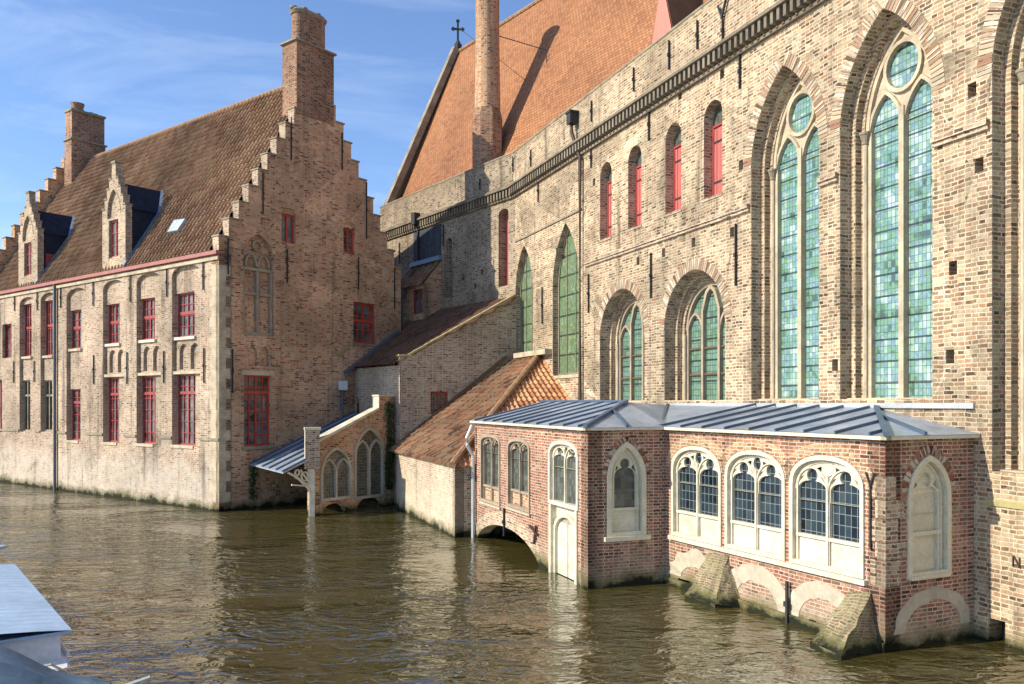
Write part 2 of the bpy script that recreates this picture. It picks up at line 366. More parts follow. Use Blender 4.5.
def jamb(mb, fr, path, v0, v1, closed=True):
    n = len(path)
    for i in range(n if closed else n - 1):
        a, b = path[i], path[(i + 1) % n]
        mb.face([fr.P(a[0], v0, a[1]), fr.P(b[0], v0, b[1]), fr.P(b[0], v1, b[1]), fr.P(a[0], v1, a[1])])
def ring(mb, fr, po, pi, v):
    n = len(po)
    for i in range(n):
        j = (i + 1) % n
        mb.face([fr.P(po[i][0], v, po[i][1]), fr.P(po[j][0], v, po[j][1]), fr.P(pi[j][0], v, pi[j][1]), fr.P(pi[i][0], v, pi[i][1])])
def wall(mb, fr, outline, holes, v=0, th=.5, depth=None):
    sheet(mb, fr, outline, holes, v); jamb(mb, fr, outline, v, v - th)
    for h in holes: jamb(mb, fr, h, v, v - (depth or th))
def ribbon(mb, fr, path, w, v0, v1, closed=False):
    """a flat bar following a path in the wall plane"""
    P = [Vector(p) for p in path]; n = len(P); L = []; R = []
    for i in range(n):
        if closed: a, b = P[i - 1], P[(i + 1) % n]
        else: a, b = P[max(i - 1, 0)], P[min(i + 1, n - 1)]
        d1 = (P[i] - a); d2 = (b - P[i])
        d1 = d1.normalized() if d1.length > 1e-6 else d2.normalized()
        d2 = d2.normalized() if d2.length > 1e-6 else d1
        tt = (d1 + d2); tt = tt.normalized() if tt.length > 1e-3 else d1
        nn = Vector((-tt.y, tt.x)); m = w / 2 / max(.45, abs(nn.dot(Vector((-d1.y, d1.x)))))
        L.append(P[i] + nn * m); R.append(P[i] - nn * m)
    rng = range(n if closed else n - 1)
    for i in rng:
        j = (i + 1) % n
        a, b, c, d = L[i], L[j], R[j], R[i]
        mb.face([fr.P(q.x, v1, q.y) for q in (a, b, c, d)]); mb.face([fr.P(q.x, v0, q.y) for q in (a, b, c, d)])
        for p, q in ((a, b), (d, c)): mb.face([fr.P(p.x, v0, p.y), fr.P(q.x, v0, q.y), fr.P(q.x, v1, q.y), fr.P(p.x, v1, p.y)])
    if not closed:
        for i in (0, n - 1): mb.face([fr.P(L[i].x, v0, L[i].y), fr.P(R[i].x, v0, R[i].y), fr.P(R[i].x, v1, R[i].y), fr.P(L[i].x, v1, L[i].y)])
def plate(mb, fr, path, v, th=.02):
    sheet(mb, fr, path, [], v); sheet(mb, fr, path, [], v - th); jamb(mb, fr, path, v, v - th)

def slope_uv(n):
    n = n.normalized()
    if n.z < 0: n = -n
    tx = Vector((0, 0, 1)).cross(n).normalized(); return tx, n.cross(tx), n
def pantiles(mb, poly, tw=.22, tl=.3, amp=.055, step=.028, sub=8):
    """corrugated tiles over a planar polygon of 3-D points"""
    p0 = Vector(poly[0]); nn = Vector((0, 0, 0))
    for i in range(1, len(poly) - 1): nn += (Vector(poly[i]) - p0).cross(Vector(poly[i + 1]) - p0)
    tx, b, n = slope_uv(nn); q = [((Vector(p) - Vector((0, 0, 0))).dot(tx), Vector(p).dot(b)) for p in poly]; h0 = p0.dot(n)
    us = [x for x, y in q]; vs = [y for x, y in q]
    i0, i1 = int(math.floor(min(us) / tw)), int(math.ceil(max(us) / tw))
    j0, j1 = int(math.floor(min(vs) / tl)), int(math.ceil(max(vs) / tl))
    def pro(f):      # pantile: shallow trough and narrow roll
        i_ = int(round(f * 8)) % 8
        return amp * (0, -.16, -.2, -.16, 0, .75, 1.0, .7)[i_]
    def inp(x, y): return inside((x, y), q)
    rnd = random.Random(3)
    for j in range(j0, j1):
        jit = {}
        for i in range(i0, i1):
            o = rnd.uniform(-.008, .008); o2 = rnd.uniform(-.007, .007)
            for k in range(sub):
                ua, ub = (i + k / sub) * tw, (i + (k + 1) / sub) * tw
                um = (ua + ub) / 2
                # clip the course vertically against the polygon at this column
                va, vb = j * tl, (j + 1) * tl
                ia, ib = inp(um, va + 1e-3), inp(um, vb - 1e-3)
                if not ia and not ib: continue
                if not (ia and ib):
                    lo, hi = va, vb
                    for _ in range(6):
                        m = (lo + hi) / 2
                        if inp(um, m) == ia: lo = m
                        else: hi = m
                    if ia: vb = lo
                    else: va = hi
                ha, hb = pro(k / sub), pro((k + 1) / sub)
                fa = 1 - (va - j * tl) / tl; fb = 1 - (vb - j * tl) / tl
                A = tx * ua + b * (va + o2) + n * (h0 + ha + step * fa + o); B = tx * ub + b * (va + o2) + n * (h0 + hb + step * fa + o)
                Cc = tx * ub + b * (vb + .02) + n * (h0 + hb + step * fb); D = tx * ua + b * (vb + .02) + n * (h0 + ha + step * fb)
                e = .002
                mb.face([A, B, Cc, D], [(ua + e, j * tl + .05), (ub - e, j * tl + .05), (ub - e, (j + 1) * tl - .05), (ua + e, (j + 1) * tl - .05)])
                A2 = A - n * (step + .012); B2 = B - n * (step + .012)
                mb.face([A2, B2, B, A], [(ua + e, j * tl + .05), (ub - e, j * tl + .05), (ub - e, j * tl + .06), (ua + e, j * tl + .06)])
def slab(mb, poly, th=.08, down=True):
    lo = [Vector(p) - Vector((0, 0, th)) for p in poly]
    mb.face(poly); mb.face(lo)
    for i in range(len(poly)):
        j = (i + 1) % len(poly); mb.face([poly[i], poly[j], lo[j], lo[i]])
def ray_plane(px, y, p0, n):
    d = Vector((K(px), 1, (HY - y) / FPX)); o = Vector((0, 0, CH)); n = Vector(n)
    return o + d * ((Vector(p0) - o).dot(n) / d.dot(n))
def beam(mb, a, b, w, h, up=(0, 0, 1)):
    a, b = Vector(a), Vector(b); d = (b - a).normalized(); s = d.cross(Vector(up)).normalized() * w / 2; u = s.cross(d).normalized() * h
    c = [p + q for p in (a, b) for q in (-s, s, s + u, -s + u)]
    for f in ((0, 1, 2, 3), (4, 5, 6, 7), (0, 1, 5, 4), (1, 2, 6, 5), (2, 3, 7, 6), (3, 0, 4, 7)): mb.face([c[i] for i in f])

def anchor(fr, px, y0, y1, parent, v=.02, w=.034):
    mb = MB(); u = fr.u(px); fbox(mb, fr, u - w / 2, u + w / 2, v, v + .05, fr.z(px, y1), fr.z(px, y0))
    fbox(mb, fr, u - w, u + w, v + .05, v + .075, (fr.z(px, y1) + fr.z(px, y0)) / 2 - .05, (fr.z(px, y1) + fr.z(px, y0)) / 2 + .05)
    return mb.build('wall_anchor', 'iron', parent)

def casement(fr, u0, u1, z0, z1, v, parent, cols=2, rows=4, mat='redp', glass='g_house', transom=None, fw=.07, sill=None, name='window', path=None, thin=.022):
    """a framed window with glazing bars; returns the window part"""
    mb = MB()
    if path: ribbon(mb, fr, path, fw, v - .06, v + .02, closed=True)
    else: ribbon(mb, fr, rect(u0 + fw / 2, u1 - fw / 2, z0 + fw / 2, z1 - fw / 2), fw, v - .06, v + .02, closed=True)
    um = (u0 + u1) / 2; fbox(mb, fr, um - fw * .45, um + fw * .45, v - .05, v + .015, z0 + fw, z1 - fw * .9)
    if transom is not None:
        zt = z0 + (z1 - z0) * transom; fbox(mb, fr, u0 + fw, u1 - fw, v - .055, v + .025, zt - .06, zt + .06)
    for i in range(1, cols * 2):
        if i == cols: continue
        x = u0 + (u1 - u0) * i / (cols * 2); fbox(mb, fr, x - thin / 2, x + thin / 2, v - .04, v + .005, z0 + fw, z1 - fw)
    for j in range(1, rows):
        zz = z0 + (z1 - z0) * j / rows; fbox(mb, fr, u0 + fw, u1 - fw, v - .04, v + .004, zz - thin / 2, zz + thin / 2)
    w = mb.build(name, mat, parent)
    g = MB(); sheet(g, fr, path or rect(u0 + .02, u1 - .02, z0 + .02, z1 - .02), [], v - .035); g.build('pane', glass, w)
    if sill:
        s = MB(); fbox(s, fr, u0 - .1, u1 + .1, v - .05, sill[0], z0 - .12, z0 - .003); s.build('sill', sill[1], w)
    return w

# ------------------------------------------------------------------ the setting
mb = MB(); mb.face([(-400, -200, 0), (400, -200, 0), (400, 400, 0), (-400, 400, 0)])
struct(mb.build('water', 'water'))
mb = MB(); slab(mb, [(-95, 105, .8), (-27.5, 46.6, .8), (-11.0, 33.3, .8), (-5.9, 40.2, .8), (-6.5, 46.6, .8), (.9, 36.6, .8), (17.2, -6, .8), (120, -6, .8), (120, 160, .8), (-95, 160, .8)], .7)
struct(mb.build('ground', 'ground'))

# ------------------------------------------------------------------ left stepped-gable house
F = Fr(-11.3, 32.4, -1.296, 1); G = Fr(-11.3, 32.4, 1, 1.296)
house = thing('brick_house', 'long brick house with stepped gables, dormers, red-framed windows and brown tiled roof', 'house', (-11.3, 32.4, 0))
L = 21.7; GW = 9.8; EZ = 10.0; RZ = 18.35
bays = [  # px left, px right, arch-crown y, bottom y, upper window, lower window
    (172, 200, 264.5, 446, (178.5, 197.5, 291.5, 336), (177.5, 198.5, 374, 445.5), 3),
    (136.5, 161, 272.5, 445, (142, 158, 297, 339), (142.5, 158.5, 375.5, 444), 3),
    (103, 124, 280, 443, (107, 122.5, 303, 343), (107.5, 122, 377, 442.5), 3),
    (66.5, 87, 288, 441, (71.5, 84, 309, 348), (69.5, 83.5, 389, 440.5), 2),
    (40.5, 56.5, 292.5, 432, (44, 55.5, 299.5, 355), (41, 55, 380, 431), 1),
    (19.5, 35, 297, 432, (22.5, 34.2, 303, 356), (20, 33, 380, 431), 1)]
holes = []; specs = []
for (a, b, yt, yb, uw, lw, kind) in bays:
    ua, ub = F.u(a), F.u(b); c = (ua + ub) / 2; w = abs(ub - ua); mid = (a + b) / 2
    za = F.z(mid, yt); z0 = F.z(mid, yb)
    p = basket(c, w, z0, za - .38, za, 6, 2.1); holes.append(p); specs.append((p, c, w, z0, za, uw, lw, kind))
gw = (F.u(11.5), F.u(2.3), F.z(7, 358), F.z(7, 324)); holes.append(rect(*gw))
gw2 = (F.u(2), F.u(-8), F.z(-4, 432), F.z(-4, 380)); holes.append(rect(*gw2))
for px in (206.5,): pass
mb = MB(); wall(mb, F, rect(0, L, -.8, EZ), holes, 0, .55, .15); mb.build('facade_wall', 'front', house)
mb = MB()
for (p, c, w, z0, za, uw, lw, kind) in specs:
    hs = []
    for q in (uw, lw):
        u0, u1 = sorted((F.u(q[0], -.28), F.u(q[1], -.28))); m = (q[0] + q[1]) / 2
        hs.append(rect(max(u0, c - w / 2 + .02), min(u1, c + w / 2 - .02), F.z(m, q[3]), min(F.z(m, q[2]), za - .08)))
    if kind == 3:      # two blind lancets between the floors
        zt = hs[1][1][1]; zs = hs[0][0][1]
        for s in (-1, 1):
            hs.append(gothic(c + s * w * .2, w * .3, zt + .2, zs - .6, zs - .28, 5))
    po = [(x, z) for x, z in p]
    sheet(mb, F, po, hs, -.15)
    for h in hs[:2]: jamb(mb, F, h, -.15, -.36)
    for h in hs[2:]: jamb(mb, F, h, -.15, -.27); sheet(mb, F, h, [], -.27)
    fills = hs
    for q, h in zip((uw, lw), hs[:2]):
        u0, u1, z0_, z1_ = h[0][0], h[2][0], h[0][1], h[1][1]
        if q is lw and kind == 1:
            w1 = MB(); ribbon(w1, F, rect(u0 + .03, u1 - .03, z0_ + .03, z1_ - .03), .06, -.32, -.22, True); fbox(w1, F, (u0 + u1) / 2 - .035, (u0 + u1) / 2 + .035, -.31, -.21, z0_ + .1, z1_ - .1)
            fbox(w1, F, u0 + .1, u1 - .1, -.31, -.22, z0_ + (z1_ - z0_) * .68, z0_ + (z1_ - z0_) * .68 + .1)
            wo = w1.build('window', 'stone_dark', house); g = MB(); sheet(g, F, h, [], -.30); g.build('pane', 'g_dark', wo)
        else:
            wo = casement(F, u0, u1, z0_, z1_, -.29, house, 2 if kind != 2 else 1, 6 if q is lw else 4, transom=.74 if q is lw else .55,
                          sill=(-.06 if q is uw else .04, 'white' if q is uw and kind == 3 else 'stone'), thin=.028)
    if kind == 3:
        s = MB(); zt = hs[1][1][1]; fbox(s, F, c - w / 2 + .03, c + w / 2 - .03, -.15, -.03, zt + .01, zt + .13); s.build('lintel', 'stone', house)
mb.build('bay_infill', 'front', house)
for g4 in (gw, gw2): casement(F, *g4, -.2, house, 1, 4)
zz = 2.78
ub = sorted([(F.u(b[1]), F.u(b[0])) for b in bays]); prev = 0
for a, b in ub + [(L, L)]:
    if a - prev > .15: mb = MB(); fbox(mb, F, prev, a - .02, 0, .05, zz - .05, zz + .05); mb.build('plinth_course', 'stone_dark', house)
    prev = b + .02
mb = MB(); fbox(mb, F, -.05, L, 0, .17, EZ - .06, EZ + .09); mb.build('gutter', 'gutter_red', house)
mb = MB(); fbox(mb, F, 0, L, .004, .07, EZ - .26, EZ - .12); mb.build('eaves_course', 'stone', house)
mb = MB(); k = 0; z = .35                                             # quoins at the corner
while z < EZ - .6:
    h = .40; a = .62 if k % 2 else .5; b = .3 if k % 2 else .5
    fbox(mb, F, .002, a, -.2, .008, z, z + h - .008); fbox(mb, G, -.008, b, -.2, .008, z, z + h - .008); z += h; k += 1
mb.build('quoin_stones', 'stone', house)
for a, y0, y1 in ((204, 262, 290), (167.6, 268, 297), (131, 275, 302), (94, 281, 306), (61.5, 287, 308), (38, 292, 310), (15.3, 296, 311),
                  (204.7, 348, 383), (164.6, 351, 383), (127.8, 352, 384), (94.4, 355, 384), (35, 361, 382), (14.6, 361, 383)):
    anchor(F, a, y0, y1, house)
mb = MB(); u = F.u(56.8); tube(mb, [F.P(u, .1, EZ - .1), F.P(u, .1, -.1)], .07); mb.build('drainpipe', 'pipeblue', house)

# gable wall
def gable_outline(w, z0, run, rise, n, base=-.8, top=None, peak=None):
    Lp = [(0, base)]; 
    for k in range(n):
        Lp += [(run * k, z0 + rise * k), (run * (k + 1) - (0), z0 + rise * k)]
    out = [(0, base)]
    for k in range(n): out += [(run * k, z0 + rise * k), (run * (k + 1), z0 + rise * k)]
    R = [(w - x, z) for x, z in reversed(out[1:])]
    return out + R + [(w, base)]
go = gable_outline(GW, 10.65, .445, .74, 10)
gh = []
def gz(px, y): return G.z(px, y)
big = rect(G.u(244), G.u(271), gz(257, 446), gz(257, 375.5)); w2 = rect(G.u(353.5), G.u(376), gz(365, 343.5), gz(365, 303))
w3 = basket((G.u(281.5) + G.u(295.5)) / 2, G.u(295.5) - G.u(281.5), gz(288, 243), gz(288, 214), gz(288, 208), 5)
w4 = basket((G.u(343.5) + G.u(354.7)) / 2, G.u(354.7) - G.u(343.5), gz(349, 253), gz(349, 228), gz(349, 222), 5)
bc = (G.u(243.5) + G.u(273.5)) / 2; bw = G.u(273.5) - G.u(243.5)
blind = gothic(bc, bw, gz(258, 336), gz(258, 258), gz(258, 234), 8)
wl = gothic(bc - bw * .2, bw * .3, gz(258, 366), gz(258, 354), gz(258, 346), 5); wr = gothic(bc + bw * .2, bw * .3, gz(258, 366), gz(258, 354), gz(258, 346), 5)
gh = [big, w2, w3, w4, blind, wl, wr]
mb = MB(); wall(mb, G, go, gh, 0, .42, .22)
sheet(mb, G, blind, [], -.2); sheet(mb, G, wl, [], -.12); sheet(mb, G, wr, [], -.12)
mb.build('gable_wall', 'gable', house)
casement(G, big[0][0], big[2][0], big[0][1], big[1][1], -.14, house, 2, 6, 'redb', transom=.76, thin=.03, sill=(.08, 'stone_dark'))
casement(G, w2[0][0], w2[2][0], w2[0][1], w2[1][1], -.14, house, 2, 3, 'redb', transom=.55, thin=.03, sill=(.05, 'stone_dark'))
casement(G, w3[0][0], w3[-1][0], w3[0][1], w3[1][1], -.14, house, 1, 1, 'redb', thin=.03)
casement(G, w4[0][0], w4[-1][0], w4[0][1], w4[1][1], -.14, house, 1, 3, 'redb', thin=.03)
for w_ in (w3, w4): mb = MB(); sheet(mb, G, [(x, max(z, w_[1][1])) for x, z in w_], [], -.06); mb.build('arch_infill', 'gable', house)
mb = MB(); z0, z1 = gz(258, 336), gz(258, 268)
fbox(mb, G, bc - bw / 2, bc + bw / 2, -.2, -.05, z0, z0 + .15); fbox(mb, G, bc - bw / 2, bc + bw / 2, -.2, -.05, z1 - .12, z1)
fbox(mb, G, bc - .06, bc + .06, -.2, -.06, z0 + .15, z1 - .12)
for s in (-1, 1): fbox(mb, G, bc + s * (bw / 2 - .06) - .05, bc + s * (bw / 2 - .06) + .05, -.2, -.06, z0 + .15, z1 - .12)
zc = z0 + (z1 - z0) * .62
for s in (-1, 1): fbox(mb, G, bc + s * .5 * bw / 2 - bw * .18, bc + s * .5 * bw / 2 + bw * .18, -.2, -.065, zc - .06, zc + .06)
for s in (-1, 1): ribbon(mb, G, gothic(bc + s * bw * .21, bw * .36, z1 + .05, z1 + .12, z1 + .55, 6), .07, -.2, -.08)
ribbon(mb, G, circle(bc, z1 + .9, .2, 14), .06, -.2, -.08, True)
mb.build('blind_window_tracery', 'frame_brown', house)
mb = MB(); fbox(mb, G, big[0][0] - .12, big[2][0] + .12, -.1, .04, big[1][1] + .01, big[1][1] + .2); mb.build('lintel', 'stone', house)
for a, y0, y1 in ((262.5, 173, 214), (227.6, 238, 274), (286.7, 249, 283), (358, 257, 290), (394, 268, 309), (290.7, 117, 160), (341.6, 133, 170), (366, 182, 238), (232, 349, 393)):
    anchor(G, a, y0, y1, house)
def coping(fr, w, z0, run, rise, n, mat, th=.42):
    for k in range(n):
        for s in (0, 1):
            a, b = run * k - .04, run * (k + 1) + .0
            if s: a, b = w - b, w - a
            mb = MB(); fbox(mb, fr, a, b, -th - .05, .05, z0 + rise * k + .002, z0 + rise * k + .06); mb.build('step_coping', mat, house)
coping(G, GW, 10.65, .445, .74, 9, 'stone_dark')
mb = MB()      # paler canal-side step faces, their sunlit look put into the colour
for k in range(10): fbox(mb, F.shift(0, -.445 * k), .0, .42, .0, .012, 10.65 + .74 * (k - 1) + .08 if k else 10.1, 10.65 + .74 * k - .01)
mb.build('sunlit_step_face', 'lean', house)
# chimney on the near gable
cu0, cu1 = 3.65, 5.66
mb = MB(); fbox(mb, G, cu0, cu1, -.92, .03, 16.4, 19.45)
mb.build('chimney', 'chim', house).name = 'chimney'; chim = bpy.data.objects['chimney']
mb = MB(); fbox(mb, G, cu0 - .1, cu1 + .1, -1.0, .11, 19.45, 19.53); mb.build('chimney_ledge', 'stone_dark', chim)
mb = MB(); pr = []
for k in range(28):
    a = 2 * math.pi * k / 28; r = .34
    pr.append(((cu0 + cu1) / 2 + (.44 if math.cos(a) > 0 else -.44) + .36 * math.cos(a), -.44 + .35 * math.sin(a)))
def prism(mb, fr, prof, z0, z1, s0=1, s1=1):
    cx = sum(p[0] for p in prof) / len(prof); cy = sum(p[1] for p in prof) / len(prof); A = []; B = []
    for x, y in prof:
        A.append(fr.P(cx + (x - cx) * s0, cy + (y - cy) * s0, z0)); B.append(fr.P(cx + (x - cx) * s1, cy + (y - cy) * s1, z1))
    n = len(prof); mb.face(A); mb.face(B)
    for i in range(n): mb.face([A[i], A[(i + 1) % n], B[(i + 1) % n], B[i]])
prism(mb, G, pr, 19.53, 20.8); mb.build('chimney_shaft', 'chim', chim)
mb = MB(); prism(mb, G, pr, 20.8, 20.92, 1.06, 1.14); prism(mb, G, pr, 20.922, 21.02, 1.1, .98)
mb.build('chimney_cap', 'stone_dark', chim)
mb = MB()
for k in range(5):
    c_ = G.P(cu0 + .3 + k * .36, -.44 + (.12 if k % 2 else -.1), 21.0); lathe(mb, c_, [(.15, 0), (.18, .05), (.15, .13 + .05 * (k == 2)), (.02, .2 + .08 * (k == 2))], 10)
mb.build('chimney_pot', 'stone_dark', chim)
# far gable, back wall, roof
Gf = Fr(*[c for c in (F.P(L, 0, 0)[0], F.P(L, 0, 0)[1])], 1, 1.296)
mb = MB(); sheet(mb, Gf, gable_outline(GW, 11.85, .445, .74, 10), [], 0); jamb(mb, Gf, gable_outline(GW, 11.85, .445, .74, 10), 0, -.4); sheet(mb, Gf, gable_outline(GW, 11.85, .445, .74, 10), [], -.4)
mb.build('far_gable_wall', 'gable', house)
coping(Gf, GW, 11.85, .445, .74, 9, 'stone_dark', th=.4)
Gc = G.shift(0, -(L - .75 - .44))
for nm in ('far',):
    mb = MB(); fbox(mb, Gf, 3.8, 5.75, .5, 1.35, 15.2, 19.25); ch2 = mb.build('chimney', 'chim', house)
    mb = MB(); fbox(mb, Gf, 3.72, 5.83, .42, 1.43, 19.25, 19.33); mb.build('chimney_ledge', 'stone_dark', ch2)
    mb = MB(); fbox(mb, Gf, 3.84, 5.71, .54, 1.31, 19.33, 20.9); mb.build('chimney_shaft', 'chim', ch2)
    mb = MB(); fbox(mb, Gf, 3.78, 5.77, .48, 1.37, 20.9, 21.02)
    for k in range(7): fbox(mb, Gf, 3.86 + k * .26, 4.06 + k * .26, .6, 1.25, 21.02, 21.06 + random.random() * .08)
    mb.build('chimney_cap', 'stone_dark', ch2)
    mb = MB(); lathe(mb, Gf.P(4.35, .9, 21.02), [(.3, 0), (.32, .06), (.28, .12), (.36, .42), (.38, .46)], 14); mb.build('chimney_pot', 'chim', ch2)
mb = MB(); pantiles(mb, [F.P(.42, .12, EZ + .05), F.P(L, .12, EZ + .05), F.P(L, -GW / 2, RZ), F.P(.42, -GW / 2, RZ)], .28, .34, .085, .045)
roof = mb.build('roof', 'tile_house', house)
mb = MB(); mb.face([F.P(.42, -GW / 2, RZ), F.P(L, -GW / 2, RZ), F.P(L, -GW, EZ), F.P(.42, -GW, EZ)]); mb.build('rear_roof', 'tile_house', house)
mb = MB(); mb.face([F.P(0, -GW, -.5), F.P(L, -GW, -.5), F.P(L, -GW, EZ), F.P(0, -GW, EZ)]); mb.build('rear_wall', 'gable', house)
mb = MB(); k = 0
u = 1.35
while u < L - 1.2:
    tube(mb, [F.P(u, -GW / 2, RZ + .0), F.P(u + .4, -GW / 2, RZ + .02)], .12, 8); u += .4
mb.build('ridge_tiles', 'ridge', house)
slopeF = (RZ - EZ - .05) / (GW / 2 + .12)
def roofz(v): return EZ + .05 + slopeF * (.12 - v)
def roofv(z): return .12 - (z - EZ - .05) / slopeF
def dormer(pa, pb, side):
    u1, u0 = F.u(pa, .05), F.u(pb, .05); c = (u0 + u1) / 2; w = u1 - u0; hw = w / 2
    d = bpy.data.objects.new('dormer', None); COL.objects.link(d); d.parent = house; d.location = Vector(F.P(c, 0, EZ)) - Vector(house.location)
    zb = EZ + .1; ze = 12.75
    out = [(c - hw, zb), (c - hw, ze + .35)]
    st = [(0, .35), (.0, .35)]
    for k in range(4): out += [(c - hw + .2 * k * w / 2, ze + .0 + .42 * k + .1), (c - hw + .2 * (k + 1) * w / 2, ze + .42 * k + .1)]
    out = [(c - hw, zb)] + out[2:] + [(c - .14, ze + 2.05), (c + .14, ze + 2.05)] + [(2 * c - x, z) for x, z in reversed(out[2:])] + [(c + hw, zb)]
    op = rect(c - .4, c + .42, zb + .55, zb + 2.2); arch = gothic(c, w * .56, zb + 2.3, ze - .1, ze + .95, 6)
    mb = MB(); wall(mb, F, out, [op, arch], .1, .3, .14); sheet(mb, F, arch, [], -.02); mb.build('dormer_front', 'lean', d)
    mb = MB(); ribbon(mb, F, arch[1:-1], .06, -.02, .12); mb.build('blind_arch', 'lean', d)
    for k in range(4):
        for s in (-1, 1):
            x = c + s * (hw - .2 * k * w / 2 - .1 * w / 2); mb = MB(); fbox(mb, F, x - .1 * w / 2 - .02, x + .1 * w / 2 + .02, -.22, .13, ze + .42 * k + .1, ze + .42 * k + .17); mb.build('step_coping', 'stone_dark', d)
    mb = MB(); fbox(mb, F, c - .18, c + .18, -.2, .14, ze + 2.05, ze + 2.15); mb.build('finial_cap', 'stone_dark', d)
    casement(F, op[0][0], op[2][0], op[0][1], op[1][1], -.02, d, 1, 3, mat='pinkp')
    zr = ze + 1.25
    for s in (-1, 1):
        x = c + s * (hw - .06); mb = MB()
        mb.face([F.P(x, -.2, zb), F.P(x, -.2, ze), F.P(x, roofv(ze), ze), F.P(x, roofv(zb), zb)])
        xx = c + s * (hw + .05)
        A, B, C_, D_ = F.P(xx, -.15, ze - .05), F.P(c, -.15, zr), F.P(c, roofv(zr), zr), F.P(xx, roofv(ze - .05), ze - .05)
        mb.face([A, B, C_, D_]); mb.build('dormer_cheek', 'slate', d)
        if s == -1:
            f = MB(); beam(f, F.P(x - .06, roofv(zb) + .06, zb + .02), F.P(xx, roofv(ze) + .06, ze), .1, .07); beam(f, F.P(xx, roofv(ze) + .05, ze - .02), F.P(c, roofv(zr) + .05, zr + .02), .16, .07); f.build('flashing', 'bluem', d)
    if side:
        mb = MB(); x = c - hw + .05; 
        mb.face([F.P(x, -.32, zb + 1.0), F.P(x, -.32, zb + 1.6), F.P(x, -.95, zb + 1.6), F.P(x, -.95, zb + 1.0)]); mb.build('side_hatch', 'redp', d)
    return d
dormer(103.5, 126.5, False); dormer(19.5, 38.5, True)
mb = MB(); n_ = (Vector(F.n).to_3d() * slopeF + Vector((0, 0, 1))).normalized()
sk = [ray_plane(x, y, Vector(F.P(0, .12, EZ + .2)) + n_ * .12, n_) for x, y in ((167, 232), (174, 220), (185, 218.5), (177, 230))]
mb.face(sk); 
for i in range(4): a, b = sk[i], sk[(i + 1) % 4]; mb.face([a, b, b - n_ * .2, a - n_ * .2])
mb.build('skylight', 'zinc', house)

# ------------------------------------------------------------------ church
R = Fr(.13, 36.3, .385, -1); W = Fr(.13, 36.3, -.721, 1)
RL = 44.0; WL = 10.2 * 1.233
church = thing('church', 'long medieval brick church with tall pointed stained-glass windows and steep orange roof', 'church', (4, 26, 0))
def ud(d): return (36.3 - d) * 1.0716
holes = []; orders = []
def pointed(c, w, z0, zs, za, ords):
    """nested brick orders of a pointed opening; returns the innermost path and its depth"""
    p = gothic(c, w, z0, zs, za); holes.append(p); v = 0; ww, aa = w, za
    for dep, ins in ords:
        if v < 0: orders.append(('j', p, v, v - dep))
        v -= dep
        ww -= 2 * ins; aa -= ins * 1.15; q = gothic(c, ww, z0, zs, aa)
        orders.append(('r', p, q, v)); p = q
    return p, v, c, ww, z0, zs, aa
BIG = []
for d in (19.93, 17.06, 13.62):
    zb = 4.28 if d > 15 else 3.0
    BIG.append(pointed(ud(d), 2.42, zb, 10.0, 12.22, ((.30, .13), (.16, .10), (.08, .04))))
LOW = [pointed(ud(d), 3.02, 4.28, 6.35, 7.93, ((.36, .14), (.16, .13), (.10, .04))) for d in (27.4, 23.5)]
SHUT = []
for d in (22.6, 24.45, 26.56, 28.4):
    p = basket(ud(d), .86, 9.77, 11.9, 12.34, 6, 2.0); holes.append(p); SHUT.append((p, ud(d)))
GRN = []
for d, w, z0, zs, za in ((31.45, 2.35, 5.25, 8.6, 10.95), (35.35, 1.95, 6.2, 8.9, 10.85)):
    p = gothic(ud(d), w, z0, zs, za); holes.append(p); GRN.append((p, ud(d), w, z0, zs, za))
put = [(741, 165), (722, 73.7), (680, 95), (638, 261), (663.4, 252.6), (693.4, 242.4), (732, 232), (594, 182), (972, 90), (979, 165), (953, 268), (950, 356.6), (835, 365), (557, 251)]
for px, y in put:
    u, z = R.u(px), R.z(px, y); holes.append(rect(u - .09, u + .09, z - .13, z + .13))
u, z = R.u(997), .15; holes.append(rect(u - .16, u + .16, -.3, .42))
mb = MB(); wall(mb, R, rect(0, RL, -1, 13.3), holes, 0, .9, .45)
for o in orders:
    if o[0] == 'j': jamb(mb, R, o[1], o[2], o[3])
    else: ring(mb, R, o[1], o[2], o[3])
for px, y in put:
    u, z = R.u(px), R.z(px, y); sheet(mb, R, rect(u - .09, u + .09, z - .13, z + .13), [], -.3)
sheet(mb, R, rect(0, RL, 13.3, 15.0), [], .08); jamb(mb, R, rect(0, RL, 13.3, 15.0), .08, -.4)
sheet(mb, R, rect(0, RL, 13.3, 15.0), [], -.4)
mb.build('nave_wall', 'church', church)
u, z = R.u(997), .15
mb = MB(); fbox(mb, R, u - .15, u + .15, -.85, -.3, -.3, .41); mb.build('culvert', 'dark', church)
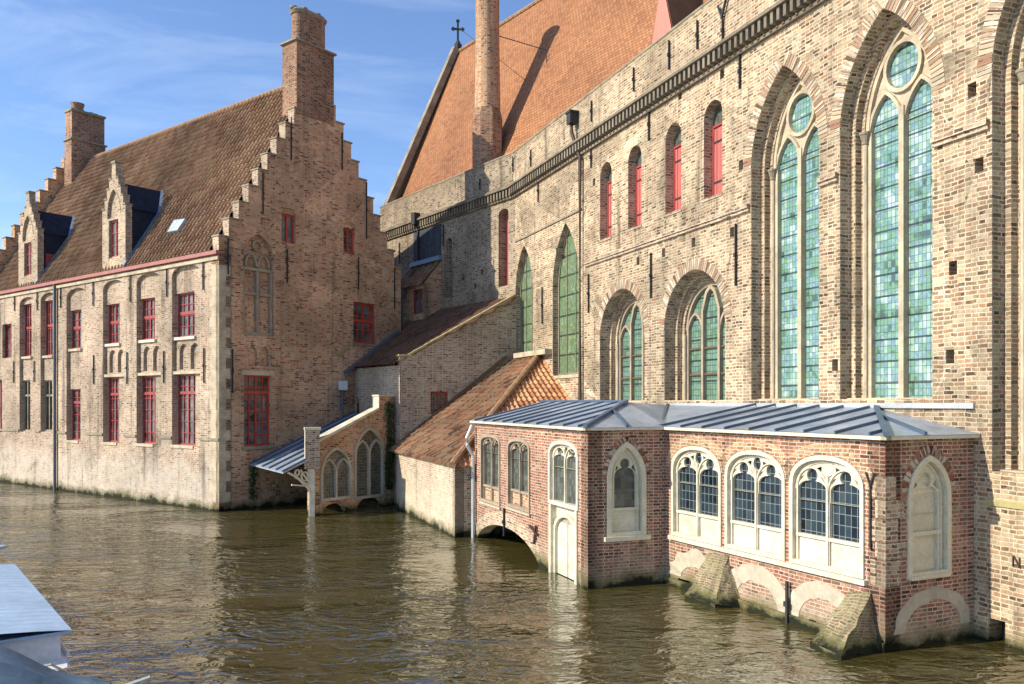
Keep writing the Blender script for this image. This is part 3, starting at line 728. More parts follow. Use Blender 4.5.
# brick voussoir rings over the big openings
def voussoirs(fr, path, w, mat='church', v=.012):
    mb = MB(); pts = path[1:-1]; rnd = random.Random(5); segs = []
    tot = [0]
    for a, b in zip(pts, pts[1:]): tot.append(tot[-1] + math.hypot(b[0] - a[0], b[1] - a[1]))
    def at(s):
        for i in range(len(pts) - 1):
            if s <= tot[i + 1] or i == len(pts) - 2:
                f = (s - tot[i]) / max(1e-6, tot[i + 1] - tot[i]); a, b = pts[i], pts[i + 1]
                dx, dz = b[0] - a[0], b[1] - a[1]; l = math.hypot(dx, dz); return (a[0] + dx * f, a[1] + dz * f, -dz / l, dx / l)
    s = 0
    while s < tot[-1] - .08:
        x0, z0, n0, m0 = at(s + .008); x1, z1, n1, m1 = at(s + .075)
        ww = w; vv = v + rnd.uniform(-.002, .003)
        q = [(x0, z0), (x1, z1), (x1 + n1 * ww, z1 + m1 * ww), (x0 + n0 * ww, z0 + m0 * ww)]
        cu_, cv_ = rnd.randrange(60) * .25 + .06, rnd.randrange(90) * .086 * 2 + .043; mb.face([fr.P(a, vv, b) for a, b in q], [(cu_, cv_), (cu_ + .06, cv_), (cu_ + .06, cv_ + .01), (cu_, cv_ + .01)]); jamb(mb, fr, q, vv, 0); s += .088
    return mb
for b_ in BIG + LOW:
    c, ww, z0, zs, aa = b_[2:]
    w_ = 2.42 if b_ in BIG else 3.02; za = 12.22 if b_ in BIG else 7.93
    voussoirs(R, gothic(c, w_, z0, zs, za, 14), .30).build('arch_ring', 'lean', church)
# big two-light windows
for (p, v, c, ww, z0, zs, aa) in BIG:
    mb = MB(); ribbon(mb, R, p[1:-1], .11, v - .1, v + .05)
    for s in (-1, 1):
        ribbon(mb, R, [(c + s * (ww / 2 - .06), z0), (c + s * (ww / 2 - .06), zs)], .1, v - .1, v + .04)
        cc = c + s * ww / 4; ribbon(mb, R, gothic(cc, ww / 2 - .03, zs - .3, zs - .1, zs + .74, 8)[1:-1], .07, v - .1, v + .03)
    ribbon(mb, R, [(c, z0), (c, zs + .3)], .13, v - .1, v + .07)
    cz = zs + 1.14; ribbon(mb, R, circle(c, cz, .46, 24, .50), .08, v - .1, v + .045, True)
    hd = [q for q in p if q[1] >= zs + .0]; hd = [(hd[0][0], zs - .0)] + hd + [(hd[-1][0], zs)]
    hl = []
    for s in (-1, 1):
        cc = c + s * ww / 4; hl.append([(x, z) for x, z in gothic(cc, ww / 2 - .11, zs + .004, zs + .005, zs + .68, 8)][1:-1])
    hl.append(circle(c, cz, .425, 24, .465)); sheet(mb, R, hd, hl, v - .03)
    for h in hl: jamb(mb, R, h, v - .03, v - .1)
    win = mb.build('tracery_window', 'stone', church)
    g = MB(); sheet(g, R, p, [], v - .07); g.build('pane', 'g_stain', win)
    s_ = MB(); fbox(s_, R, c - ww / 2 - .3, c + ww / 2 + .3, v - .1, v + .36, z0 - .16, z0 - .003 + .03); s_.build('sill', 'stone', win)
    for s in (-1, 1):
        x = c + s * (ww / 2 + .03); m = MB(); tube(m, [R.P(x, v + .07, z0 + .03), R.P(x, v + .07, zs - .22)], .055, 8)
        m.build('colonette', 'stone', win)
        m = MB(); lathe(m, R.P(x, v + .07, zs - .24), [(.055, 0), (.075, .02), (.07, .06), (.11, .2), (.13, .22), (.13, .27)], 12); m.build('capital', 'stone_dark', win)
for (p, v, c, ww, z0, zs, aa) in LOW:
    mb = MB(); ribbon(mb, R, p[1:-1], .1, v - .1, v + .04)
    lw = ww / 3
    for s in (-1, 1):
        ribbon(mb, R, [(c + s * lw / 2, z0), (c + s * lw / 2, zs + .5), (c + s * lw * .25, zs + 1.0), (c, zs + 1.15)], .1, v - .1, v + .05)
        ribbon(mb, R, gothic(c + s * lw, lw - .04, zs - .2, zs - .1, zs + .45, 6)[1:-1], .07, v - .1, v + .03)
        ribbon(mb, R, [(c + s * (ww / 2 - .04), z0), (c + s * (ww / 2 - .04), zs)], .09, v - .1, v + .04)
    win = mb.build('tracery_window', 'frame_brown', church)
    for z_ in (5.0, 5.75):
        m = MB(); fbox(m, R, c - ww / 2 + .08, c + ww / 2 - .08, v - .05, v + .0, z_, z_ + .05); m.build('saddle_bar', 'wood', win)
    g = MB(); sheet(g, R, p, [], v - .07); g.build('pane', 'g_stain2', win)
    for s in (-1,):
        x = c + s * (ww / 2 + .05); m = MB(); tube(m, [R.P(x, v + .08, z0), R.P(x, v + .08, zs - .15)], .06, 8); m.build('colonette', 'stone', win)
for p, c in SHUT:
    m = MB()
    for k in range(5): fbox(m, R, c - .395 + k * .16, c - .395 + k * .16 + .146, -.33, -.295 - .006 * (k % 2), 9.86, 11.70)
    fbox(m, R, c - .4, c + .4, -.36, -.332, 9.85, 11.72); sh = m.build('shutter', 'pinkp', church)
    m = MB(); fbox(m, R, c - .36, c + .2, -.292, -.28, 10.2, 10.25); m.build('strap_hinge', 'iron', sh); m = MB(); fbox(m, R, c - .36, c + .2, -.292, -.28, 11.3, 11.35); m.build('strap_hinge', 'iron', sh)
    m = MB(); ribbon(m, R, rect(c - .39, c + .39, 9.83, 11.76), .06, -.34, -.27, True); m.build('shutter_frame', 'redp', sh)
    g = MB(); sheet(g, R, [(x, max(z, 11.76)) for x, z in p], [], -.31); g.build('pane', 'g_grey', sh)
    s_ = MB(); fbox(s_, R, c - .5, c + .44, -.36, .03, 9.69, 9.765); s_.build('sill', 'lean', sh)
for (p, c, w, z0, zs, za) in GRN:
    m = MB(); ribbon(m, R, gothic(c, w - .1, z0 + .05, zs, za - .07), .06, -.3, -.22, True)
    for k in (-1, 1): fbox(m, R, c + k * w / 6 - .012, c + k * w / 6 + .012, -.27, -.235, z0, za - .45)
    wn = m.build('green_window', 'stone_dark', church); g = MB(); sheet(g, R, p, [], -.27); g.build('pane', 'g_green', wn)
    s_ = MB(); fbox(s_, R, c - w / 2 - .1, c + w / 2 + .1, -.28, .05, z0 - .12, z0 - .003); s_.build('sill', 'stone', wn)
# string course, cornice
blocks = sorted([(b[2] - 1.25, b[2] + 1.25) for b in BIG]); prev = R.u(586)
mb = MB()
for a, b in blocks + [(RL, RL)]:
    if a > prev: fbox(mb, R, prev, a, 0, .06, 9.02, 9.10); fbox(mb, R, prev, a, 0, .10, 9.102, 9.2)
    prev = b
mb.build('string_course', 'lean', church)
mb = MB(); fbox(mb, R, .1, R.u(582), 0, .05, 11.12, 11.2); mb.build('string_course', 'stone_dark', church)
mb = MB(); fbox(mb, R, -.05, RL, 0, .1, 13.08, 13.16); fbox(mb, R, -.1, RL, 0, .32, 13.5, 13.58); fbox(mb, R, -.1, RL, 0, .2, 13.582, 13.66)
u = 0
while u < 26: fbox(mb, R, u, u + .1, 0, .26, 13.2, 13.5); u += .235
fbox(mb, W, .0, WL, 0, .1, 13.08, 13.16); fbox(mb, W, .05, WL, 0, .27, 13.5, 13.58); fbox(mb, W, .05, WL, 0, .2, 13.582, 13.66)
u = .1
while u < WL: fbox(mb, W, u, u + .1, 0, .2, 13.16, 13.5); u += .235
mb.build('corbel_cornice', 'cornice_stone', church)
mb = MB(); fbox(mb, R, 0, RL, -.42, .1, 15.0, 15.06); fbox(mb, W, 0, WL, -.42, .1, 15.0, 15.06); mb.build('parapet_coping', 'stone_dark', church)
# transept wall (bends away)
slots = [(W.u(508.5), W.u(498.5), 9.35, 12.75), (W.u(452), W.u(446), 9.3, 12.2)]
sp = [basket((a + b) / 2, abs(b - a), z0, z1 - .25, z1, 5) for a, b, z0, z1 in slots]
put2 = []
for px, y in ((463, 277), (482, 272), (475, 286), (444, 293)):
    u, z = W.u(px), W.z(px, y); put2.append(rect(u - .1, u + .1, z - .12, z + .12))
mb = MB(); wall(mb, W, rect(0, WL, -1, 13.3), sp + put2, 0, .7, .45)
for q in put2: sheet(mb, W, q, [], -.3)
sheet(mb, W, rect(0, WL, 13.3, 15.0), [], .08); jamb(mb, W, rect(0, WL, 13.3, 15.0), .08, -.4); sheet(mb, W, rect(0, WL, 13.3, 15.0), [], -.4)
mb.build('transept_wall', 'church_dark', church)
for p, (a, b, z0, z1) in zip(sp, slots):
    m = MB(); sheet(m, W, p, [], -.4); wq = m.build('red_board', 'pinkp', church)
# end wall of the transept and the big roof
endo = Vector(W.P(WL, 0, 0)); nin = -Vector(W.n).to_3d(); 
RD = 4.92; RZc = 24.75
def CR(u, dpt, z): q = Vector(W.P(u, -dpt, z)); return (q.x, q.y, q.z)
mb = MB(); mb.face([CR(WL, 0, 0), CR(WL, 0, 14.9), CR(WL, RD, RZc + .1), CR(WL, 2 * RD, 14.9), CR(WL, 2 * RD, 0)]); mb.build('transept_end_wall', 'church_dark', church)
UN = -11.5
A, B, C_, D_ = CR(WL, .42, 14.1), CR(UN, .42, 14.1), CR(UN, RD, RZc), CR(WL, RD, RZc)
mb = MB(); mb.face([A, B, C_, D_]); mb.face([CR(WL, 2 * RD, 14.1), CR(UN, 2 * RD, 14.1), C_, D_]); mb.face([B, C_, CR(UN, 2 * RD, 14.1)])
mb.build('roof', 'tile_church', church)
rn = (Vector(B) - Vector(A)).cross(Vector(D_) - Vector(A)).normalized(); rn = rn if rn.z > 0 else -rn
mb = MB(); beam(mb, CR(WL - .1, .2, 14.4), CR(WL - .1, RD, RZc + .15), .35, .35); mb.build('verge_coping', 'stone_dark', church)
mb = MB(); u = UN
mb2 = MB()
while u < WL - .3: tube(mb2, [CR(u, RD, RZc + .02), CR(u + .38, RD, RZc + .05)], .12, 8); u += .36
mb2.build('ridge_tiles', 'ridge', church)
mb = MB(); q = Vector(CR(WL - .1, RD, RZc + .2))
lathe(mb, q, [(.22, 0), (.24, .25), (.14, .4), (.1, .5)], 8); cr = Fr(q.x, q.y, -.721, 1)
fr0 = Fr(q.x, q.y, 1, .15); fbox(mb, fr0, -.055, .055, -.06, .06, q.z + .4, q.z + 1.66); fbox(mb, fr0, -.28, .28, -.05, .05, q.z + 1.14, q.z + 1.24)
for a, z in ((-.28, 1.19), (.28, 1.19), (0, 1.66)):
    for dx, dz in ((0, .06), (0, -.06), (-.06, 0), (.06, 0)): fbox(mb, fr0, a + dx - .045, a + dx + .045, -.055, .055, q.z + z + dz - .045, q.z + z + dz + .045)
mb.build('ridge_cross', 'iron', church)
# round chimney standing at the parapet
cu = W.u(487.5, -.75); cb = W.P(cu, -.75, 0)
mb = MB(); lathe(mb, cb, [(.74, 13.8), (.74, 17.55), (.60, 17.95)], 8, rz=.35); ck = mb.build('round_chimney', 'chim', church)
mb = MB(); lathe(mb, cb, [(.60, 17.9), (.56, 21.0), (.55, 23.7), (.66, 23.8), (.66, 24.0), (.5, 24.05)], 24); mb.build('chimney_shaft', 'gable', ck, smooth=True)
ra = ray_plane(546.5, 63, A, rn); rb = Vector((ra.x, ra.y, ra.z + .6))
mb = MB(); tube(mb, [Vector((cb[0], cb[1], 21.4)) + Vector((.5, 0, 0)), rb], .022, 5); tube(mb, [rb, ra], .022, 5); mb.build('stay_rod', 'iron', ck)
mb = MB(); tube(mb, [(q.x, q.y, q.z + 1.3), (cb[0] - .5, cb[1] + .2, 21.2)], .015, 5); mb.build('stay_rod', 'iron', ck)
# red boarded dormer on the church roof
uD0, uD1 = W.u(652, -.6), W.u(672, -.6); DW = W
dm = bpy.data.objects.new('dormer', None); COL.objects.link(dm); dm.parent = church; dm.location = Vector(W.P((uD0 + uD1) / 2, -.6, 14)) - Vector(church.location)
c = (uD0 + uD1) / 2; hw = abs(uD1 - uD0) / 2
fo = [(c - hw, 13.9), (c - hw, 17.3), (c, 19.4), (c + hw, 17.3), (c + hw, 13.9)]
mb = MB(); plate(mb, W, fo, -.6, .08); mb.build('dormer_front', 'orangep', dm)
mb = MB()
for s in (-1, 1):
    mb.face([W.P(c + s * hw, -.68, 13.9), W.P(c + s * hw, -.68, 17.3), W.P(c + s * hw, -2.3, 17.3), W.P(c + s * hw, -.8, 13.9)])
mb.build('dormer_cheek', 'wood', dm)
mb = MB(); plate(mb, W, [(c - hw * .55, 14.0), (c - hw * .55, 16.7), (c + hw * .72, 16.7), (c + hw * .72, 14.0)], -.56, .03)
mb.build('hatch_door', 'orangep', dm)
mb = MB()
for s in (-1, 1):
    a0 = (c + s * (hw + .1), 17.1); a1 = (c, 19.5)
    pp = [W.P(a0[0], -.62, a0[1]), W.P(a1[0], -.62, a1[1]), W.P(a1[0], -3.2, a1[1]), W.P(a0[0], -2.3, a0[1])]; slab(mb, pp, .07)
mb.build('dormer_roof', 'wood', dm)
for a, y0, y1 in ((594.5, 101, 122), (637, 68, 92), (672.6, 41, 70), (701, 21, 50), (726.6, 20, 42), (533.4, 150, 167), (515.5, 158, 172)): anchor(R, a, y0, y1, church, .1)
mb = MB(); u = R.u(726.6); z = R.z(726.6, 20); beam(mb, R.P(u, .15, z), R.P(u + .35, .15, z + .75), .05, .05); beam(mb, R.P(u, .15, z), R.P(u - .2, .15, z + .42), .04, .04); mb.build('iron_strut', 'iron', church)
for a, y0, y1 in ((592, 147, 168), (650, 108, 141), (741, 54, 89), (652, 253, 298), (737, 224, 286), (589.5, 274, 313), (543, 287, 324), (539, 179, 202)): anchor(R, a, y0, y1, church)
for a, y0, y1 in ((482, 179, 190),): anchor(W, a, y0, y1, church, .1)
for a, y0, y1 in ((400, 243, 262), (444, 225, 246)): anchor(W, a, y0, y1, church)
mb = MB(); u = R.u(583)
tube(mb, [R.P(u - .35, .28, R.z(573, 118)), R.P(u - .35, .28, R.z(573, 138)), R.P(u, .12, R.z(583, 158)), R.P(u, .12, 4.2)], .07)
dp = mb.build('drainpipe', 'pipe', church)
mb = MB(); fbox(mb, R, u - .5, u - .18, .12, .42, R.z(573, 129), R.z(573, 119)); fbox(mb, R, u - .54, u - .14, .09, .45, R.z(573, 119) + .002, R.z(573, 117)); mb.build('hopper', 'iron', dp)
mb = MB(); u = W.u(419.5); tube(mb, [W.P(u, .1, 13.3), W.P(u, .1, 8.9)], .06); dp = mb.build('drainpipe', 'iron', church)
mb = MB(); fbox(mb, W, u - .18, u + .18, .02, .4, 13.3, 13.9); mb.build('hopper', 'iron', dp)
# small lean-to bay against the transept
sb = thing('stair_bay', 'tiny bay with small tiled roof and red window, high between house and church', 'annex', W.P(W.u(412), 0, 8))
ua, ub_ = W.u(423, .9), W.u(398, .9)
S = W.shift(0, 1.0)
a, b = S.u(423.5), S.u(397); a, b = min(a, b), max(a, b)
zr1, ze1 = S.z(410, 262), S.z(410, 286)
wq = rect(S.u(423), S.u(412.5), S.z(418, 314), S.z(418, 289))
mb = MB(); wall(mb, S, rect(a, b, 6, ze1), [wq], 0, .3); mb.face([S.P(a, 0, 6), S.P(a, -1, 6), S.P(a, -1, zr1), S.P(a, 0, ze1)]); mb.face([S.P(b, 0, 6), S.P(b, -1, 6), S.P(b, -1, zr1), S.P(b, 0, ze1)])
mb.build('bay_wall', 'gable', sb)
casement(S, wq[0][0], wq[2][0], wq[0][1], wq[1][1], -.1, sb, 1, 3)
mb = MB(); pantiles(mb, [S.P(a - .1, .15, ze1 - .1), S.P(b + .1, .15, ze1 - .1), S.P(b + .1, -.98, zr1), S.P(a - .1, -.98, zr1)], .22, .3); mb.build('roof', 'tile_b', sb)
mb = MB(); fbox(mb, S, a - .1, b + .1, -1, -.8, zr1, zr1 + .22); mb.build('flashing', 'bluem', sb)
mb = MB(); fbox(mb, S, a, b, -.99, -.96, zr1 + .22, 13.0); mb.build('shaded_slate_panel', 'shaded_slate', sb)
mb = MB(); u = S.u(404.5); tube(mb, [S.P(u, .15, ze1 - .2), S.P(u, .15, 7.4)], .08); dp = mb.build('drainpipe', 'pipeblue', sb)
mb = MB(); fbox(mb, S, u - .16, u + .16, .02, .34, ze1 - .5, ze1 - .15); mb.build('hopper', 'pipeblue', dp)

# ------------------------------------------------------------------ lean-to building between house and church (C, D, E)
Cx = Fr(-4.6, 34.4, 1, .385); E = Fr(-4.6, 34.4, -.721, 1)
lean = thing('outbuilding', 'tall lean-to brick building with dark tiled roof and bright sunlit corner, beside the stepped-gable house', 'building', (-4.6, 34.4, 0))
cl = 5.13
co = [(0, -1), (0, 6.12), (.45, 6.12), (cl, Cx.z(513, 296)), (cl, -1)]
cw = rect(Cx.u(430.5), Cx.u(448), Cx.z(439, 414), Cx.z(439, 391.5))
mb = MB(); wall(mb, Cx, co, [cw], 0, .4, .2); mb.build('gable_wall', 'lean', lean)
casement(Cx, cw[0][0], cw[2][0], cw[0][1], cw[1][1], -.12, lean, 1, 1, glass='g_diamond')
mb = MB(); beam(mb, Cx.P(.4, -.2, 6.13), Cx.P(cl, -.2, co[3][1] + .02), .5, .09); fbox(mb, Cx, -.05, .5, -.45, .06, 6.12, 6.2); mb.build('coping', 'stone_moss', lean)
EL = 4.25; eh = gothic((E.u(361.5) + E.u(352.5)) / 2, .5, E.z(357, 419), E.z(357, 405), E.z(357, 396.5), 6)
mb = MB(); wall(mb, E, rect(.0, EL, -1, 5.75), [eh], 0, .4, .2); sheet(mb, E, eh, [], -.38); mb.build('side_wall', 'pale', lean)
casement(E, eh[0][0], eh[-1][0], eh[0][1], eh[1][1] + .1, -.12, lean, 1, 1, glass='dark')
topz = 8.75
rp = [E.P(0.05, .15, 5.72), E.P(EL, .15, 5.72), (-5.0, 42.4, topz + .05), W.P(0.0, .02, topz)]
# planar roof through the eave and the church wall line
e0, e1 = Vector(E.P(0.05, .2, 5.8)), Vector(E.P(EL, .2, 5.8)); hz = (e1 - e0).normalized()
dW = Vector(W.P(0, 0, 0)).to_2d(); dist = (Vector(W.P(0, .05, 0)) - e0).to_2d().dot(-E.n)
topL = e1 + Vector((-E.n.x, -E.n.y, 0)) * dist; topR = e0 + Vector((-E.n.x, -E.n.y, 0)) * dist
topL = topL + hz * 3.0; topL.z = topz; topR.z = topz; topR = topR - hz * 1.6
mid_ = Vector(E.P(EL, .2, 5.8))
mb = MB(); pantiles(mb, [e0 - hz * .0, e1, topL, topR], .22, .3, .055, .03); mb.build('roof', 'tile_d', lean)
# gutter along the eave edge next to the house gable
ga = G.P(G.u(344), .12, G.z(344, 374)); gb = G.P(GW - .3, .12, G.z(399, 333)); 
mb = MB(); beam(mb, ga, gb, .28, .12); mb.build('valley_gutter', 'pipeblue', lean)
mb = MB(); wbox(mb, (ga[0] - .1, ga[1] - .25, ga[2] - .72), .4, .3, .4, .4); mb.build('hopper', 'pipelight', lean)
mb = MB(); tube(mb, [(ga[0] - .12, ga[1] - .2, ga[2] - .7), (ga[0] - .12, ga[1] - .2, 3.7)], .06); mb.build('drainpipe', 'pipeblue', lean)

# ------------------------------------------------------------------ low tiled building in front of it (B)
ma = 8.3
Bf = Fr(-1.78, 26.17, -.385, 1); Bs = Fr(-1.78, 26.17, 1, .385)
low = thing('outbuilding', 'low whitewashed outbuilding with mossy red pantile roof rising to the church wall', 'building', (-1.78, 26.17, 0))
bl = (33.5 - 26.17) * 1.0716; EB = 2.22
mb = MB(); wall(mb, Bf, rect(0, bl, -1, EB), [], 0, .3); mb.build('front_wall', 'pale', low)
mb = MB(); wall(mb, Bs, rect(0, 5.4, -1, EB), [], 0, .3); mb.build('side_wall', 'lean', low)
ap = Vector((1.12, 33.76, 6.1)); rt = Vector((.12, 36.2, 6.1)); ec = Vector(Bf.P(-.12, .12, EB)); el = Vector(Bf.P(bl + .85, .12, EB)); es = Vector(Bs.P(5.4, .12, EB))
mb = MB(); pantiles(mb, [ec, el, rt, ap], .22, .3, .065, .045); mb.build('roof', 'tile_b', low)
mb = MB(); pantiles(mb, [ec, ap, es], .22, .3, .055, .03); mb.build('hip_roof', 'tile_hip', low)
mb = MB()
for a, b in ((ec, ap), (ap, rt)):
    n = int((b - a).length / .35)
    for i in range(n): tube(mb, [a.lerp(b, i / n) + Vector((0, 0, .06)), a.lerp(b, (i + 1.08) / n) + Vector((0, 0, .09))], .12, 8)
mb.build('ridge_tiles', 'ridge', low)
mb = MB(); fbox(mb, R, R.u(520), R.u(552), 0, .3, 6.1, 6.3); mb.build('top_flashing', 'stone', low)
mb = MB(); beam(mb, Cx.P(.02, .06, EB + .3), Cx.P(4.7, .06, 6.15), .1, .12); mb.build('verge_flashing', 'wood', low)

# ------------------------------------------------------------------ porch wall, landing roof
pl = Vector((-7.4, 31.2)); pr_ = Vector((-4.92, 34.72)); Pf = Fr(pl.x, pl.y, pr_.x - pl.x, pr_.y - pl.y); PL = (pr_ - pl).length
porch = thing('porch', 'waterside porch with two pointed leaded windows, sloping white coping and blue metal roof', 'porch', (-7.4, 31.2, 0))
gA = gothic((Pf.u(321.5) + Pf.u(350)) / 2, Pf.u(350) - Pf.u(321.5), Pf.z(336, 498.5), Pf.z(336, 472), Pf.z(336, 448.5), 8)
gB = gothic((Pf.u(355) + Pf.u(383)) / 2, Pf.u(383) - Pf.u(355), Pf.z(369, 496.5), Pf.z(369, 455), Pf.z(369, 428.5), 8)
a1 = basket(Pf.u(334), 1.25, -1, -.2, .38, 6); a2 = basket(Pf.u(370), 1.5, -1, -.2, .45, 6)
zA, zB = Pf.z(321, 444), Pf.z(378, 410)
po = [(0, -1), (0, zA), (Pf.u(379), zB), (Pf.u(379), zB + .55), (PL, zB + .55), (PL, -1)]
mb = MB(); wall(mb, Pf, po, [gA, gB, a1, a2], 0, .3, .2); mb.build('porch_wall', 'gable', porch)
for g_, nm in ((gA, 'a'), (gB, 'b')):
    c = (g_[0][0] + g_[-1][0]) / 2; w = g_[-1][0] - g_[0][0]; z0 = g_[0][1]; zs = g_[1][1]; za = max(z for x, z in g_)
    m = MB(); ribbon(m, Pf, g_, .1, -.1, .05, True)
    for s in (-1, 1): ribbon(m, Pf, gothic(c + s * w / 4, w / 2, z0, zs - .05, zs + (za - zs) * .55, 6)[1:-1], .07, -.1, .03)
    ribbon(m, Pf, [(c, z0), (c, zs + (za - zs) * .2)], .08, -.1, .04); 
    wn = m.build('pointed_window', 'plaster', porch); g = MB(); sheet(g, Pf, g_, [], -.08); g.build('pane', 'g_diamond', wn)
mb = MB(); beam(mb, Pf.P(.1, -.15, zA + .01), Pf.P(Pf.u(379), -.15, zB + .02), .42, .1); mb.build('coping', 'white', porch)
mb = MB(); fbox(mb, Pf, Pf.u(379) - .07, Pf.u(379), -.3, .06, zB, zB + .6); fbox(mb, Pf, Pf.u(379) - .1, PL, -.32, .08, zB + .55, zB + .62); mb.build('kneeler', 'white', porch)
Pp = Fr(-7.62, 31.05, 1, .3)
mb = MB(); fbox(mb, Pp, 0, .5, -.45, 0, 1.75, 3.2); mb.build('pier', 'lean', porch)
mb = MB(); fbox(mb, Pp, -.05, .55, -.5, .05, 3.2, 3.29); mb.build('pier_cap', 'white', porch)
mb = MB(); fbox(mb, Pp, -.03, -.002, -.45, .01, 1.75, 3.2); mb.build('pier_render', 'white', porch)
mb = MB(); fbox(mb, Pp, .12, .32, -.25, -.02, -.5, 1.75); mb.build('post', 'white', porch)
q0 = Vector((-10.44, 33.45, 1.78)); q1 = Vector((-8.2, 30.1, 1.72)); q2 = Vector((pr_.x - .1, pr_.y, 3.65)); q3 = Vector((-7.1, 37.72, 3.78))
mb = MB(); slab(mb, [q0, q1, q2, q3], .06); mb.build('roof', 'zinc', porch)
mb = MB()
for f in (.02, .2, .4, .6, .8, .98):
    a, b = q0.lerp(q1, f), q3.lerp(q2, f); beam(mb, a + Vector((0, 0, .0)), b, .05, .06)
mb.build('roof_seam', 'zinc_seam', porch)
mb = MB(); Pe = Fr(q1.x, q1.y, pl.x - q1.x, pl.y - q1.y); le = (pl - q1.to_2d()).length
for i in range(4):
    a = math.pi / 2 * (i + .5) / 4; ribbon(mb, Pe, [(le, 1.1), (le - math.cos(a) * .95, 1.1 + .62 * math.sin(a) + .3 * (1 - math.cos(a)))], .05, -.08, -.03)
ribbon(mb, Pe, [(le - .05, .95), (le - .35, 1.2), (le - .7, 1.5), (le - 1.1, 1.68)], .06, -.09, -.02)
ribbon(mb, Pe, circle(le - .33, 1.5, .16, 12), .04, -.09, -.02, True); ribbon(mb, Pe, circle(le - .68, 1.66, .1, 10), .04, -.09, -.02, True)
mb.build('bracket', 'white', porch)

# ------------------------------------------------------------------ first waterside pavilion (A1)
A1 = Fr(1.71, 18.93, -.385, 1); S1 = Fr(1.71, 18.93, 1, .385); EA = 3.6
pav = thing('pavilion', 'red brick pavilion over a dark water arch, with small white door at the water', 'pavilion', (1.71, 18.93, 0))
al = (26.4 - 18.93) * 1.0716
def au(px): return A1.u(px)
def az(px, y): return A1.z(px, y)
aw1 = basket((au(481.5) + au(500)) / 2, abs(au(481.5) - au(500)), az(490, 502), az(490, 443), az(490, 435.8), 8)
aw2 = basket((au(508.5) + au(529.6)) / 2, abs(au(508.5) - au(529.6)), az(519, 508), az(519, 449), az(519, 440), 8)
aw3 = basket((au(550) + au(578)) / 2, abs(au(550) - au(578)), -.6, az(564, 456), az(564, 442.5), 8)
ua_, ub2 = au(541), au(476.5); ac = (ua_ + ub2) / 2; warch = [(ua_, -1)] + [(ac - (ub2 - ua_) / 2 * math.cos(math.pi * i / 14), -.25 + .93 * math.sin(math.pi * i / 14)) for i in range(15)] + [(ub2, -1)]
mb = MB(); wall(mb, A1, rect(0, al, -1, EA), [aw1, aw2, aw3, warch], 0, .35, .35)
mb.build('front_wall', 'red', pav)
band = [(ac - ((ub2 - ua_) / 2 + .0) * math.cos(math.pi * i / 20), -.25 + .93 * math.sin(math.pi * i / 20)) for i in range(21)]
bo = [(ac - ((ub2 - ua_) / 2 + .42) * math.cos(math.pi * i / 20), -.25 + 1.33 * math.sin(math.pi * i / 20)) for i in range(21)]
mb = MB()
for i in range(20): mb.face([A1.P(band[i][0], .015, band[i][1]), A1.P(band[i + 1][0], .015, band[i + 1][1]), A1.P(min(bo[i + 1][0], al), .015, bo[i + 1][1]), A1.P(min(bo[i][0], al), .015, bo[i][1])])
jamb(mb, A1, band, .015, -.3, False); jamb(mb, A1, bo, .015, 0, False); mb.build('arch_band', 'lean', pav)
def lobed(cc, lw, zb, zsh, r, zc):
    """one light of the tracery: straight sides, round shoulders and a round lobe on top"""
    a = lw / 2; L = [(cc - a, zb), (cc - a, zsh)]
    x1 = r * .62; z1 = zc - r * .78
    for i in range(1, 5):
        t_ = math.pi / 2 * i / 5; L.append((cc - a + (a - x1) * (1 - math.cos(t_)), zsh + (z1 - zsh) * math.sin(t_)))
    for i in range(9):
        an = math.radians(231 - 141 * i / 8 * 1.0); L.append((cc + r * math.cos(an), zc + r * math.sin(an)))
    return L + [(2 * cc - x, z) for x, z in reversed(L[:-1])]
